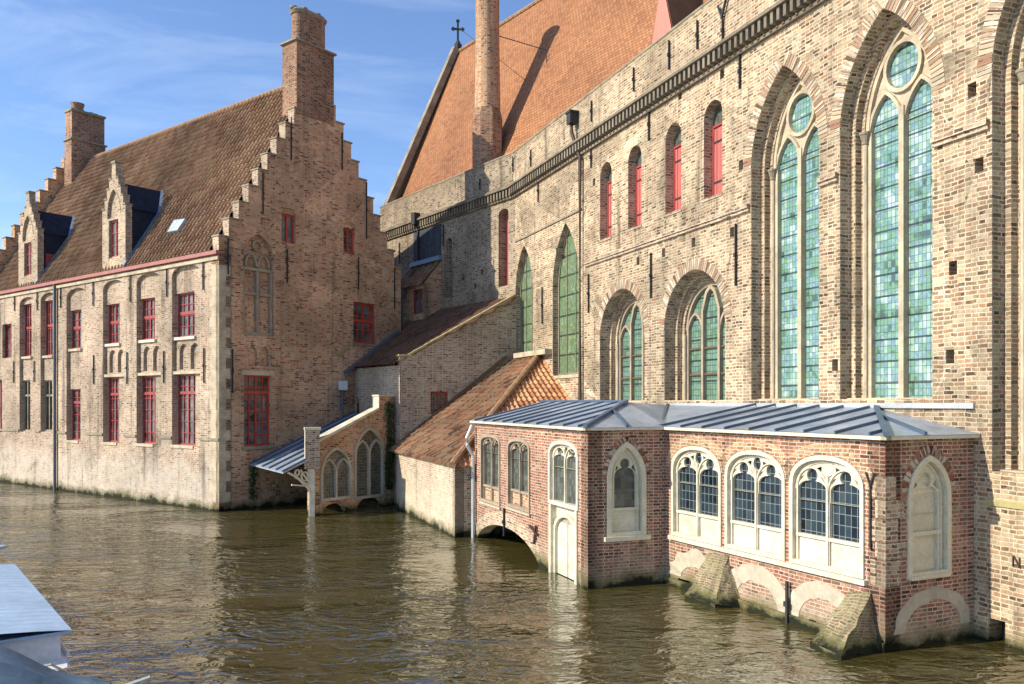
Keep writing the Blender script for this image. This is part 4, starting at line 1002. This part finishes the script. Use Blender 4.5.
def arch_window(fr, path, v, parent, frame='white', glass='g_grey', panel=None, panelmat='white', lights=2, fw=.1, name='arched_window'):
    c = (path[0][0] + path[-1][0]) / 2; w = abs(path[-1][0] - path[0][0]); z0 = path[0][1]; zs = path[1][1]; za = max(z for x, z in path)
    m = MB(); ribbon(m, fr, path, fw * .9, v - .06, .035, True)
    ww = w - fw * 1.0; zg = panel if panel is not None else z0 + .06
    head = [(x, z) for x, z in path if z >= zs - 1e-6]; head = [(head[0][0], zs - .3)] + head + [(head[-1][0], zs - .3)]
    hl = []
    if lights == 2:
        r = min(.13, ww * .085); lw_ = ww / 2 - .09
        for s in (-1, 1):
            cc = c + s * ww / 4
            hl.append(lobed(cc, lw_, zs - .299, zs - .1, r, zs + (za - zs) * .33))
            if ww > 1.0:
                for q in (-1, 1):
                    x0 = cc + q * (lw_ / 2 - .02); hl.append([(x0, zs + .02), (x0 - q * .02, zs + .12), (x0 - q * .14, zs + .17)])
        hl.append(circle(c, za - fw - r * 1.05, r * .85, 14, r * 1.05))
        if ww > 1.0:
            for s in (-1, 1): hl.append([(c + s * .16, za - .12 - fw * .5), (c + s * .34, za - .17 - fw * .6), (c + s * .17, za - .27 - fw * .4)])
    else:
        r = ww * .16; hl.append(lobed(c, ww * .72, zs - .299, zs + .02, r, zs + (za - zs) * .42))
        for q in (-1, 1): hl.append([(c + q * ww * .37, zs + .12), (c + q * ww * .3, zs + (za - zs) * .42), (c + q * ww * .22, zs + (za - zs) * .3)])
    sheet(m, fr, head, hl, v + .03)
    for h in hl: jamb(m, fr, h, v + .03, v - .03)
    sc = (w - fw * 1.9) / w; ip = [(c + (x - c) * sc, z - fw * .9 if z > zs else z) for x, z in path]
    ribbon(m, fr, ip, fw * .35, v + .02, v + .055, True)
    if lights == 2:
        ribbon(m, fr, [(c, z0), (c, za - .36)], .045, v - .03, v + .075)
        for s in (-1, 1): ribbon(m, fr, gothic(c + s * ww / 4, ww / 2 - .02, zs - .3, zs - .1, zs + (za - zs) * .62, 7)[1:-1], .028, v + .02, v + .06)
        for s in (-1, 0, 1):
            x = c + s * (ww / 2 - .02); ribbon(m, fr, [(x, z0), (x, zs - .3)], .075, v - .03, v + .045)
    else:
        for s in (-1, 1): x = c + s * (ww * .43); ribbon(m, fr, [(x, z0), (x, zs - .3)], ww * .14, v - .03, v + .03)
    if panel is not None: fbox(m, fr, c - w / 2 + fw * .6, c + w / 2 - fw * .6, v - .03, v + .06, zg - .035, zg + .025)
    wn = m.build(name, frame, parent)
    g = MB(); sheet(g, fr, path, [], v - .03); g.build('pane', glass, wn)
    if panel is not None:
        for s in ((-1, 1) if lights == 2 else (0,)):
            p = MB(); cc = c + s * ww / 4; hw_ = (ww / 4 - .05) if lights == 2 else ww / 2 - .1
            fbox(p, fr, cc - hw_, cc + hw_, v - .02, v + .012, z0 + .03, zg - .04); p.build('lower_panel', panelmat, wn)
    return wn
for pth, pz in ((aw1, az(490, 487)), (aw2, az(519, 492))):
    wn = arch_window(A1, pth, -.1, pav, 'frame_brown', 'g_grey', pz, 'ochre', fw=.09)
    s = MB(); fbox(s, A1, pth[0][0] - .1, pth[-1][0] + .1, -.2, .06, pth[0][1] - .12, pth[0][1] - .055); s.build('sill', 'stone', wn)
c3 = (aw3[0][0] + aw3[-1][0]) / 2; w3_ = aw3[-1][0] - aw3[0][0]; zd = az(564, 505)
p3 = basket(c3, w3_, zd, az(564, 456), az(564, 442.5), 8)
arch_window(A1, p3, -.1, pav, 'white', 'g_grey', None, fw=.1)
m = MB(); ribbon(m, A1, [(c3 - w3_ / 2 + .06, zd - .06), (c3 - w3_ / 2 + .06, -.6)], .12, -.2, .04); ribbon(m, A1, [(c3 + w3_ / 2 - .06, zd - .06), (c3 + w3_ / 2 - .06, -.6)], .12, -.2, .04)
fbox(m, A1, c3 - w3_ / 2 + .12, c3 + w3_ / 2 - .12, -.22, -.12, az(564, 525), zd - .06)
dd = basket(c3, w3_ - .3, 0.0, az(564, 535), az(564, 516), 8, 2.0); ribbon(m, A1, dd[:], .09, -.14, -.04); dr = m.build('door_surround', 'white', pav)
m = MB(); plate(m, A1, basket(c3, w3_ - .3, .0, az(564, 535), az(564, 516), 8, 2.0), -.12, .05); dr2 = m.build('door', 'white', pav)
m = MB(); fbox(m, A1, c3 - .012, c3 + .012, -.12, -.11, .0, az(564, 525)); m.build('door_joint', 'stone_dark', dr2)
m = MB(); wall(m, A1, rect(c3 - w3_ / 2 - .0, c3 + w3_ / 2, -.9, .0), [], -.05, .25); m.build('door_step', 'plaster', pav)
# side face
sl = (Vector((3.58, 19.67)) - Vector((1.71, 18.93))).length + .25
sc_ = (S1.u(609) + S1.u(643.5)) / 2; sw = S1.u(643.5) - S1.u(609)
sp_ = gothic(sc_, sw, S1.z(626, 534), S1.z(626, 478), S1.z(626, 444.5), 9)
mb = MB(); wall(mb, S1, rect(0, sl, -1, EA), [sp_], 0, .35, .35); mb.build('side_wall', 'red', pav)
wn = arch_window(S1, sp_, -.1, pav, 'whitew', 'g_grey', S1.z(626, 509), 'whitew', lights=1, fw=.13)
s = MB(); fbox(s, S1, sc_ - sw / 2 - .14, sc_ + sw / 2 + .14, -.1, .1, S1.z(626, 534) - .14, S1.z(626, 534) - .04); s.build('sill', 'whitew', wn)
voussoirs(S1, gothic(sc_, sw + .1, S1.z(626, 534), S1.z(626, 478), S1.z(626, 444.5) + .08, 12), .13).build('arch_ring', 'red', pav)
# end wall against the low building
X1 = Fr(*A1.P(al, 0, 0)[:2], 1, .385)
mb = MB(); mb.face([X1.P(0, 0, 0), X1.P(0, 0, EA), X1.P(2.2, 0, 4.15), X1.P(4.7, 0, 4.1), X1.P(4.7, 0, 0)]); mb.build('end_wall', 'red', pav)
cA = Vector((*A1.P(-.14, .14, 0)[:2], EA + .05)); lA = Vector((*A1.P(al + .12, .14, 0)[:2], EA + .05)); vA = Vector((3.62, 19.52, EA + .05))
rA = Vector((2.98, 21.8, 4.22)); rL = Vector((*A1.P(al + .12, -2.3, 0)[:2], 4.24)); bL = Vector((*R.P(R.u(562), 0.02, 0)[:2], 4.12)); bR = Vector((*R.P(R.u(668), .02, 0)[:2], 4.14))
mb = MB(); mb.face([lA, cA, rA, rL]); mb.face([cA, vA, rA]); mb.face([rA, vA, bR]); mb.face([rL, rA, bR, bL])
mb.build('roof', 'zinc', pav)
mb = MB(); inA = Vector((-A1.n.x, -A1.n.y, 0)); LA = (lA - cA).length
for i in range(10):
    dd_ = .35 + i * .82
    if dd_ > LA: break
    a = cA.lerp(lA, dd_ / LA); t_ = min(1, dd_ / 2.25); b = a + inA * 2.45 * t_; b.z = a.z + (rA.z - cA.z) * t_
    beam(mb, a, b, .035, .055)
beam(mb, cA, rA, .09, .07); beam(mb, cA.lerp(vA, .5), cA.lerp(rA, .62), .05, .06); beam(mb, rL, rA, .09, .06)
mb.build('roof_seam', 'zinc_seam', pav)
mb = MB(); fbox(mb, A1, -.13, al + .12, .01, .13, EA - .02, EA + .045); fbox(mb, S1, -.13, sl - .3, .01, .13, EA - .02, EA + .045); mb.build('fascia', 'white', pav)
mb = MB(); tube(mb, [A1.P(al - .1, .12, EA - .1), A1.P(al - .1, .3, 3.1), A1.P(al - .12, .3, 2.9), A1.P(al - .12, .1, 2.55), A1.P(al - .12, .1, .0)], .06); mb.build('drainpipe', 'pipelight', pav)
for a, y0, y1 in ((505.5, 508, 536),): anchor(A1, a, y0, y1, pav, .02, .05)
mb = MB(); beam(mb, A1.P(au(531), .05, az(531, 526)), A1.P(au(539), .05, az(539, 536)), .05, .05); beam(mb, A1.P(au(538), .05, az(538, 526)), A1.P(au(536), .05, az(536, 544)), .05, .05); mb.build('wall_anchor', 'pipe', pav)

# ------------------------------------------------------------------ second waterside pavilion (A2)
A2 = Fr(6.27, 14.11, -.484, 1); S2 = Fr(6.27, 14.11, 1, .484)
p2 = thing('pavilion', 'brick pavilion with three wide white arched windows and two sloping buttresses in the water', 'pavilion', (6.27, 14.11, 0))
l2 = abs(A2.u(665))
wins = []
for a, b in ((675, 718.5), (729, 782), (794.4, 860)):
    c = (A2.u(a) + A2.u(b)) / 2; wins.append((c, basket(c, 1.66, 1.2, 2.68, 3.2, 9, 2.25)))
mb = MB(); wall(mb, A2, rect(0, l2, -1, EA), [w for c, w in wins] + [rect(A2.u(816), A2.u(809), -.2, .18), rect(A2.u(690), A2.u(678), -.2, .2)], 0, .35, .35); mb.build('front_wall', 'red', p2)
for (c, pth), dmg in zip(wins, (1, 0, 0)):
    wn = arch_window(A2, pth, -.1, p2, 'white', 'g_navy', 1.72, 'white', fw=.09)
    s = MB(); fbox(s, A2, c - .93, c + .93, -.12, .08, 1.06, 1.15); s.build('sill', 'white', wn)
    m = MB(); ribbon(m, A2, basket(c, 1.98, 1.25, 2.72, 3.36, 12, 2.25)[1:-1], .2, .002, .008); m.build('arch_band', 'ochre', p2)
m = MB(); plate(m, A2, circle(wins[2][0], 3.0, .12, 16, .14), -.06, .03); m.build('roundel', 'white', p2)
# cement-rendered blind arches near the water
def cement_arch(fr, c, w, z0, h, t, parent, jag=0):
    mb = MB(); n = 18; rnd = random.Random(int(c * 100)); po = []; pi = []
    for i in range(n + 1):
        a = math.pi * i / n; r = 1 + rnd.uniform(-.03, .03) * (1 + jag)
        po.append((c - w / 2 * math.cos(a) * r, z0 + h * math.sin(a) * r)); pi.append((c - (w / 2 - t) * math.cos(a), z0 + max(.0, (h - t * .9)) * math.sin(a) * (1 + rnd.uniform(-.06, .06))))
    for i in range(n):
        mb.face([fr.P(*[x for x in (po[i][0], .012, po[i][1])]), fr.P(po[i + 1][0], .012, po[i + 1][1]), fr.P(pi[i + 1][0], .012, pi[i + 1][1]), fr.P(pi[i][0], .012, pi[i][1])])
    jamb(mb, fr, po, .012, 0, False); jamb(mb, fr, pi, .012, 0, False); return mb.build('blind_arch', 'plaster', parent)
cement_arch(A2, wins[1][0] - .05, 2.0, .12, .82, .38, p2)
cement_arch(A2, wins[2][0] + .05, 1.9, .12, .80, .34, p2)
cement_arch(A2, wins[0][0], 1.9, .25, .68, .42, p2, 2)
mb = MB(); fbox(mb, A2, .001, l2, .001, .05, -.5, .16); mb.build('footing', 'butt', p2)
sl2 = 2.27
sc2 = (S2.u(909) + S2.u(948)) / 2; sw2 = S2.u(948) - S2.u(909)
sp2 = gothic(sc2, sw2, S2.z(928, 574), S2.z(928, 497), S2.z(928, 458), 9)
mb = MB(); wall(mb, S2, rect(0, sl2, .0, EA), [sp2], 0, .35, .35); mb.build('side_wall', 'red', p2)
wn = arch_window(S2, sp2, -.1, p2, 'whitew', 'whitew', None, lights=1, fw=.11)
m = MB(); fbox(m, S2, sc2 - sw2 / 2 + .08, sc2 + sw2 / 2 - .08, -.1, -.05, 1.9, 1.97); m.build('cross_bar', 'whitew', wn); m = MB(); fbox(m, S2, sc2 - sw2 / 2, sc2 + sw2 / 2, -.16, .06, sp2[0][1] - .07, sp2[0][1]); m.build('sill', 'whitew', wn)
voussoirs(S2, gothic(sc2, sw2 + .1, sp2[0][1], sp2[1][1], S2.z(928, 458) + .08, 12), .16).build('arch_ring', 'red', p2)
cement_arch(S2, sl2 / 2 + .05, 1.95, .28, .72, .26, p2)
mb = MB(); k = 0; z = 1.1
for h, a, b in ((.45, .3, .35), (.3, .16, .5), (.4, .28, .3), (.32, .15, .45), (.4, .3, .25)):
    fbox(mb, A2, .001, a, -.2, .008, z, z + h - .015); fbox(mb, S2, -.008, b, -.2, .008, z, z + h - .015); z += h
mb.build('quoin_stones', 'lean', p2)
cB = Vector((*A2.P(-.14, .14, 0)[:2], EA + .05)); vB = Vector((*A2.P(l2, .14, 0)[:2], EA + .05)); jB = Vector((*R.P(R.u(981), .0, 0)[:2], EA + .05)); kB = Vector((*R.P(R.u(876), .0, 0)[:2], 4.1))
mb = MB(); mb.face([vB, cB, kB, bR]); mb.face([cB, jB, kB]); mb.build('roof', 'zinc', p2)
mb = MB(); inB = Vector((-A2.n.x, -A2.n.y, 0)); LB_ = (vB - cB).length; nB = (kB - cB).cross(vB - cB).normalized(); chn = Vector((R.n.x, R.n.y, 0)); 
for i in range(10):
    dd_ = .35 + i * .74
    if dd_ > LB_: break
    a = cB.lerp(vB, dd_ / LB_)
    tc = (Vector((R.o.x, R.o.y, 0)) - a).dot(chn) / inB.dot(chn)                 # distance to the church wall
    hd_ = (kB - cB).to_2d(); w2_ = (a - cB).to_2d(); den = inB.x * hd_.y - inB.y * hd_.x
    th_ = -(w2_.x * hd_.y - w2_.y * hd_.x) / den if abs(den) > 1e-6 else 99
    t_ = min(tc, th_) if th_ > 0 else tc
    b = a + inB * t_; b.z = a.z - (b - a).dot(nB) / nB.z
    beam(mb, a, b, .035, .055)
beam(mb, cB, kB, .09, .07); beam(mb, cB.lerp(jB, .4), kB.lerp(cB, .35), .05, .06); beam(mb, vB, bR, .06, .05)
mb.build('roof_seam', 'zinc_seam', p2)
mb = MB(); fbox(mb, A2, -.13, l2 - .12, .01, .13, EA - .02, EA + .045); fbox(mb, S2, -.13, sl2 - .02, .01, .13, EA - .02, EA + .045); mb.build('fascia', 'whitew', p2)
mb = MB(); fbox(mb, R, R.u(672), R.u(975), .002, .05, 4.1, 4.2); mb.build('roof_flashing', 'pipelight', p2)
def buttress(pts, parent):
    # pts: top-left, top-right on wall, foot front-left, foot front-right, wall foot left, wall foot right
    tl, tr, fl, fr_, wl_, wr_ = [Vector(p) for p in pts]; mb = MB()
    N = 14
    from mathutils import noise as mn
    jt = lambda p: p + Vector(mn.noise_vector(p * 3.1)) * .05 + Vector(mn.noise_vector(p * 9)) * .022
    def q4(a, b, c, d):
        for i in range(N):
            for j in range(N):
                g = lambda s, t: (a.lerp(b, s)).lerp(d.lerp(c, s), t)
                mb.face([jt(g(i / N, j / N)), jt(g((i + 1) / N, j / N)), jt(g((i + 1) / N, (j + 1) / N)), jt(g(i / N, (j + 1) / N))], [(x_ / N * .9, -y_ / N * 1.35) for x_, y_ in ((i, j), (i + 1, j), (i + 1, j + 1), (i, j + 1))])
    q4(tl, tr, fr_, fl)
    q4(tr, tr, wr_, fr_); q4(tl, tl, wl_, fl)
    lo = Vector((0, 0, -.6))
    for a, b in ((fl, fr_), (fr_, wr_), (fl, wl_)): mb.face([a, b, b + lo, a + lo])
    return mb.build('buttress', 'butt', parent)
b1 = [A2.P(A2.u(711), .02, .98), A2.P(A2.u(728), .02, 1.02), (3.72, 18.05, .08), (4.15, 17.2, .08), A2.P(A2.u(712), 0, -.05), A2.P(A2.u(743), 0, -.05)]
b2 = [A2.P(A2.u(850), .02, .88), A2.P(A2.u(872), .02, .95), (5.16, 14.55, .08), (5.36, 13.68, .08), A2.P(A2.u(850), 0, -.05), A2.P(A2.u(879), 0, -.05)]
buttress(b1, p2); buttress(b2, p2)
anchor(A2, 790, 581, 626, p2, .05, .05)
mb = MB(); u = A2.u(871.6); zt = A2.z(871.6, 487); fbox(mb, A2, u - .012, u + .012, .02, .045, A2.z(871.6, 549), zt)
beam(mb, A2.P(u, .04, zt), A2.P(u + .1, .04, zt + .24), .025, .025); beam(mb, A2.P(u, .04, zt), A2.P(u - .1, .04, zt + .24), .025, .025); mb.build('wall_anchor', 'iron', p2)
mb = MB(); u = R.u(1017); z = R.z(1017, 562)
for a in (-.06, .06): fbox(mb, R, u + a - .008, u + a + .008, .01, .03, z - .09, z + .09)
beam(mb, R.P(u - .06, .02, z + .1), R.P(u + .06, .02, z - .1), .02, .02); mb.build('wall_anchor', 'pipe', church)
# sloping sill under the last tall window
mb = MB(); c = BIG[2][2]
pts = [R.P(c - 1.3, .0, 2.55), R.P(c + 1.3, .0, 2.55), R.P(c + 1.3, -.55, 3.05), R.P(c - 1.3, -.55, 3.05)]
mb.face([R.P(c - 1.3, .03, 2.5), R.P(c + 1.3, .03, 2.5), R.P(c + 1.2, -.5, 3.03), R.P(c - 1.2, -.5, 3.03)]); fbox(mb, R, c - 1.3, c + 1.3, .0, .03, 2.4, 2.5)
mb.build('sloping_sill', 'stone_moss', church)

# ------------------------------------------------------------------ climbing plants
def vine(name, label, fr, pts, n, loc):
    mb = MB(); rnd = random.Random(11)
    for _ in range(n):
        i = rnd.randrange(len(pts) - 1); f = rnd.random(); u = pts[i][0] * (1 - f) + pts[i + 1][0] * f + rnd.gauss(0, .09); z = pts[i][1] * (1 - f) + pts[i + 1][1] * f + rnd.gauss(0, .06)
        v = rnd.uniform(.02, .16); s = rnd.uniform(.03, .065); c = Vector(fr.P(u, v, max(z, .1))); a = Vector([rnd.uniform(-1, 1) for _ in range(3)]).normalized() * s; b = a.cross(Vector([rnd.uniform(-1, 1) for _ in range(3)])).normalized() * s * .8
        mb.face([c - a, c + b, c + a, c - b])
    t = thing(name, label, 'climbing plant', loc); mb.build('leaves', 'leaf', t)
    m = MB(); tube(m, [fr.P(u, .04, z) for u, z in pts], .015, 5); m.build('stem', 'wood', t)
vine('ivy', 'narrow green vine climbing the right end of the porch wall', Pf, [(Pf.u(388), .7), (Pf.u(387), 1.6), (Pf.u(389), 2.6), (Pf.u(388), 4.2)], 1500, Pf.P(Pf.u(388), .05, .6))
vine('ivy', 'small green plant growing at the foot of the brown gable wall near the water', G, [(G.u(252), .35), (G.u(251), 1.0), (G.u(253), 1.9)], 320, G.P(G.u(252), .05, .3))

# ------------------------------------------------------------------ boats
bt = thing('tour_boat', 'white tour boat with ribbed pale blue roof at the lower left edge', 'boat', (-6.6, 11.5, 0))
D = Vector((3.34, -4.40)).normalized(); Sd = Vector((-D.y, D.x)); Sd = -Sd if Sd.x > 0 else Sd
Bc = Vector((-5.62, 10.73))
def BP(a, b, z): q = Bc - D * a + Sd * b; return (q.x, q.y, z)     # a back along the boat, b across it
mb = MB(); N = 26; LB = 5.5
for i in range(N):
    b0, b1_ = 2.3 * i / N, 2.3 * (i + 1) / N
    cr = lambda b: 1.30 + .08 * math.sin(math.pi * b / 2.3)
for j in range(22):
    a0, a1_ = LB * j / 22, LB * (j + 1) / 22; rb_ = .006
    for k, (x0, x1, h0, h1) in enumerate(((0, .7, 0, 0), (.7, .8, 0, 1), (.8, .9, 1, 1), (.9, 1, 1, 0))):
        aa_, bb_ = a0 + (a1_ - a0) * x0, a0 + (a1_ - a0) * x1
        for i in range(6):
            b0, b1_ = 2.3 * i / 6, 2.3 * (i + 1) / 6; z_ = lambda b, h: 1.30 + .09 * math.sin(math.pi * b / 2.3) + rb_ * h
            mb.face([BP(aa_, b0, z_(b0, h0)), BP(bb_, b0, z_(b0, h1)), BP(bb_, b1_, z_(b1_, h1)), BP(aa_, b1_, z_(b1_, h0))])
mb.face([BP(0, 0, 1.26), BP(LB, 0, 1.26), BP(LB, 0, 1.30), BP(0, 0, 1.30)]); mb.face([BP(0, 0, 1.26), BP(0, 2.3, 1.26), BP(0, 2.3, 1.30), BP(0, 0, 1.30)])
mb.face([BP(0, 0, 1.26), BP(LB, 0, 1.26), BP(LB, 2.3, 1.26), BP(0, 2.3, 1.26)])
mb.build('canopy_roof', 'boat_roof', bt)
hb = MB(); sec = []
for a, w0, w1 in ((-.55, .35, .18), (-.4, .12, .1), (.2, .02, .05), (3, 0, 0), (7, .1, .15), (9.5, .6, .7), (11, 1.2, 1.2)):
    sec.append([(a, w0, .95), (a, w1 + .05, .55), (a, w1 + .2, 0), (a, .9, -.4), (a, 1.5, -.4), (a, 2.2 - w1, 0), (a, 2.35 - w1, .55), (a, 2.4 - w0, .95)])
for s0, s1 in zip(sec, sec[1:]):
    for i in range(len(s0)):
        j = (i + 1) % len(s0); hb.face([BP(*s0[i]), BP(*s0[j]), BP(*s1[j]), BP(*s1[i])])
hb.face([BP(*p) for p in sec[0]]); hb.face([BP(*p) for p in sec[-1]])
hb.build('hull', 'boat_white', bt)
mb = MB()
cab = [(.05, .12), (.05, 2.2), (LB - .1, 2.2), (LB - .1, .12)]
lo_ = [BP(a, b, .95) for a, b in cab]; hi_ = [BP(a + .03, b, 1.26) for a, b in cab]
for i in range(4): mb.face([lo_[i], lo_[(i + 1) % 4], hi_[(i + 1) % 4], hi_[i]])
mb.build('cabin', 'boat_white', bt)
mb = MB(); mb.face([BP(.02, .9, 1.0), BP(.02, 1.15, 1.0), BP(.02, 1.15, 1.14), BP(.02, .9, 1.14)]); mb.build('vent', 'slate', bt)
mb = MB(); wbox(mb, BP(-.02, 1.0, 1.22), .1, .1, .16, .6); mb.build('latch', 'iron', bt)
mb = MB(); tube(mb, [BP(-.42, .05, .25), BP(-.42, .05, .75)], .09, 8); mb.build('fender', 'orange', bt)
mb = MB(); tube(mb, [BP(.1, .03, .97), BP(3, -.03, .97), BP(7, .05, .97)], .025, 8); mb.build('rubbing_strake', 'boat_white', bt)
mb = MB()
for k in range(3): tube(mb, [BP(.1, .25 + .8 * k, 1.2), BP(.1, .25 + .8 * k, .95)], .02, 6)
mb.build('roof_posts', 'pipelight', bt)
for k in range(3):
    m = MB(); m.face([BP(.6 + 1.6 * k, .118, 1.0), BP(1.9 + 1.6 * k, .118, 1.0), BP(1.9 + 1.6 * k, .118, 1.22), BP(.6 + 1.6 * k, .118, 1.22)]); m.build('cabin_window', 'g_house', bt)
mb = MB(); tube(mb, [BP(-.3, .5, .98), BP(-.42, .3, 1.02), BP(-.5, .12, .9), BP(-.45, .05, .5), BP(-.44, .04, .2)], .016, 6); mb.build('mooring_rope', 'plaster', bt)
b2_ = thing('covered_boat', 'boat under a dark blue-grey tarpaulin in the bottom left corner', 'boat', (-6, 8.6, 0))
mb = MB(); nx, ny = 22, 14; rnd = random.Random(4)
c0 = Vector((-4.62, 9.65)); dx_ = Vector((-.99, -.12)).normalized(); dy_ = Vector((.12, -.99)).normalized()
def tz(s, w): 
    e = max(0, 1 - abs(w * 2 - 1) ** 2.2)
    return .68 + (.26 + .5 * min(1, s * 3.2)) * e + .05 * math.sin(s * 21 + w * 5) * e + .02 * math.sin(w * 30 + s * 8)
def tp(i, j):
    s, w = i / nx, j / ny; wd = .35 + 1.7 * min(1, s * 2.5) ** .6
    q = c0 + dx_ * (4.6 * s) + dy_ * ((w - .5) * wd); return (q.x, q.y, tz(s, w))
for i in range(nx):
    for j in range(ny): mb.face([tp(i, j), tp(i + 1, j), tp(i + 1, j + 1), tp(i, j + 1)])
mb.build('tarpaulin', 'tarp', b2_, smooth=True)
mb = MB()
for i in range(nx):
    for j in (0, ny):
        a, b = Vector(tp(i, j)), Vector(tp(i + 1, j)); mb.face([a, b, (b.x, b.y, -.2), (a.x, a.y, -.2)])
a, b = Vector(tp(0, 0)), Vector(tp(0, ny)); mb.face([a, b, (b.x, b.y, -.2), (a.x, a.y, -.2)])
mb.build('hull', 'boat_white', b2_)
mb = MB(); tube(mb, [(-4.62, 9.6, .9), (-4.2, 9.75, 1.02)], .02, 6); mb.build('bow_rail', 'pipelight', b2_)
b3 = thing('moored_boat', 'pale blue boat roof corner at the left edge, beyond the ribbed roof', 'boat', (-11.3, 17.2, 0))
mb = MB()
q = ray_plane(-11, 549, (0, 0, 1.3), (0, 0, 1))
fb = Fr(q.x, q.y, -1, .25); fbox(mb, fb, 0, 2.4, -.45, 0, 1.24, 1.3); mb.build('canopy_roof', 'boat_roof', b3)
mb = MB(); fbox(mb, fb, .25, 3.2, -.6, -.05, -.2, .8); fbox(mb, fb, .3, 2.3, -.44, -.08, .8, 1.24); mb.build('hull', 'boat_white', b3)

# ------------------------------------------------------------------ sky, sun, camera
SX, SY, EL_ = -1.0, -.31, 32.5
az_ = math.atan2(SX, SY)      # compass angle measured from +Y towards +X
w = bpy.data.worlds.new('World'); scn.world = w; w.use_nodes = True; nt = w.node_tree; bg = nt.nodes['Background']
sky = nt.nodes.new('ShaderNodeTexSky'); sky.sky_type = 'NISHITA'; sky.sun_disc = False; sky.sun_elevation = math.radians(EL_); sky.sun_rotation = az_
sky.air_density = 1.0; sky.dust_density = .1; sky.ozone_density = 2.5
tc = nt.nodes.new('ShaderNodeTexCoord'); mp = nt.nodes.new('ShaderNodeMapping'); mp.inputs['Scale'].default_value = (1.1, 3.4, 7.5); mp.inputs['Rotation'].default_value = (.1, .35, .5)
nz = nt.nodes.new('ShaderNodeTexNoise'); nz.inputs['Scale'].default_value = 1.6; nz.inputs['Detail'].default_value = 8; nz.inputs['Roughness'].default_value = .62; nz.inputs['Distortion'].default_value = .5
cr_ = nt.nodes.new('ShaderNodeValToRGB'); cr_.color_ramp.elements[0].position = .46; cr_.color_ramp.elements[1].position = .78
mx = nt.nodes.new('ShaderNodeMix'); mx.data_type = 'RGBA'; mx.inputs[7].default_value = (7.5, 8.0, 8.6, 1)
ml = nt.nodes.new('ShaderNodeMath'); ml.operation = 'MULTIPLY'; ml.inputs[1].default_value = .24
nt.links.new(tc.outputs['Generated'], mp.inputs[0]); nt.links.new(mp.outputs[0], nz.inputs['Vector']); nt.links.new(nz.outputs[0], cr_.inputs[0])
nt.links.new(cr_.outputs[0], ml.inputs[0]); nt.links.new(ml.outputs[0], mx.inputs[0]); tn = nt.nodes.new('ShaderNodeMix'); tn.data_type = 'RGBA'; tn.blend_type = 'MULTIPLY'; tn.inputs[0].default_value = 1; tn.inputs[7].default_value = (.93, 1.0, 1.16, 1); nt.links.new(sky.outputs[0], tn.inputs[6]); nt.links.new(tn.outputs[2], mx.inputs[6]); nt.links.new(mx.outputs[2], bg.inputs[0])
bg.inputs[1].default_value = .14
sd = bpy.data.lights.new('sun', 'SUN'); sd.energy = 5.0; sd.angle = math.radians(.5); sd.color = (1, .91, .75)
so = bpy.data.objects.new('sun', sd); COL.objects.link(so); so.location = (-30, -10, 30)
ce = math.cos(math.radians(EL_)); hv = Vector((SX, SY)).normalized()
so.rotation_euler = Vector((hv.x * ce, hv.y * ce, math.sin(math.radians(EL_)))).to_track_quat('Z', 'Y').to_euler()
scn.cycles.sample_clamp_indirect = 6
cd = bpy.data.cameras.new('camera'); co_ = bpy.data.objects.new('camera', cd); COL.objects.link(co_); scn.camera = co_
co_.location = (0, 0, CH); co_.rotation_euler = (math.radians(90), 0, 0)
cd.sensor_width = 36; cd.lens = FPX / 1024 * 36; cd.shift_y = (342 - HY) / -1024; cd.clip_end = 2000
scn.view_settings.view_transform = 'Standard'; scn.view_settings.look = 'None'; scn.view_settings.exposure = 0.43; scn.view_settings.gamma = 1
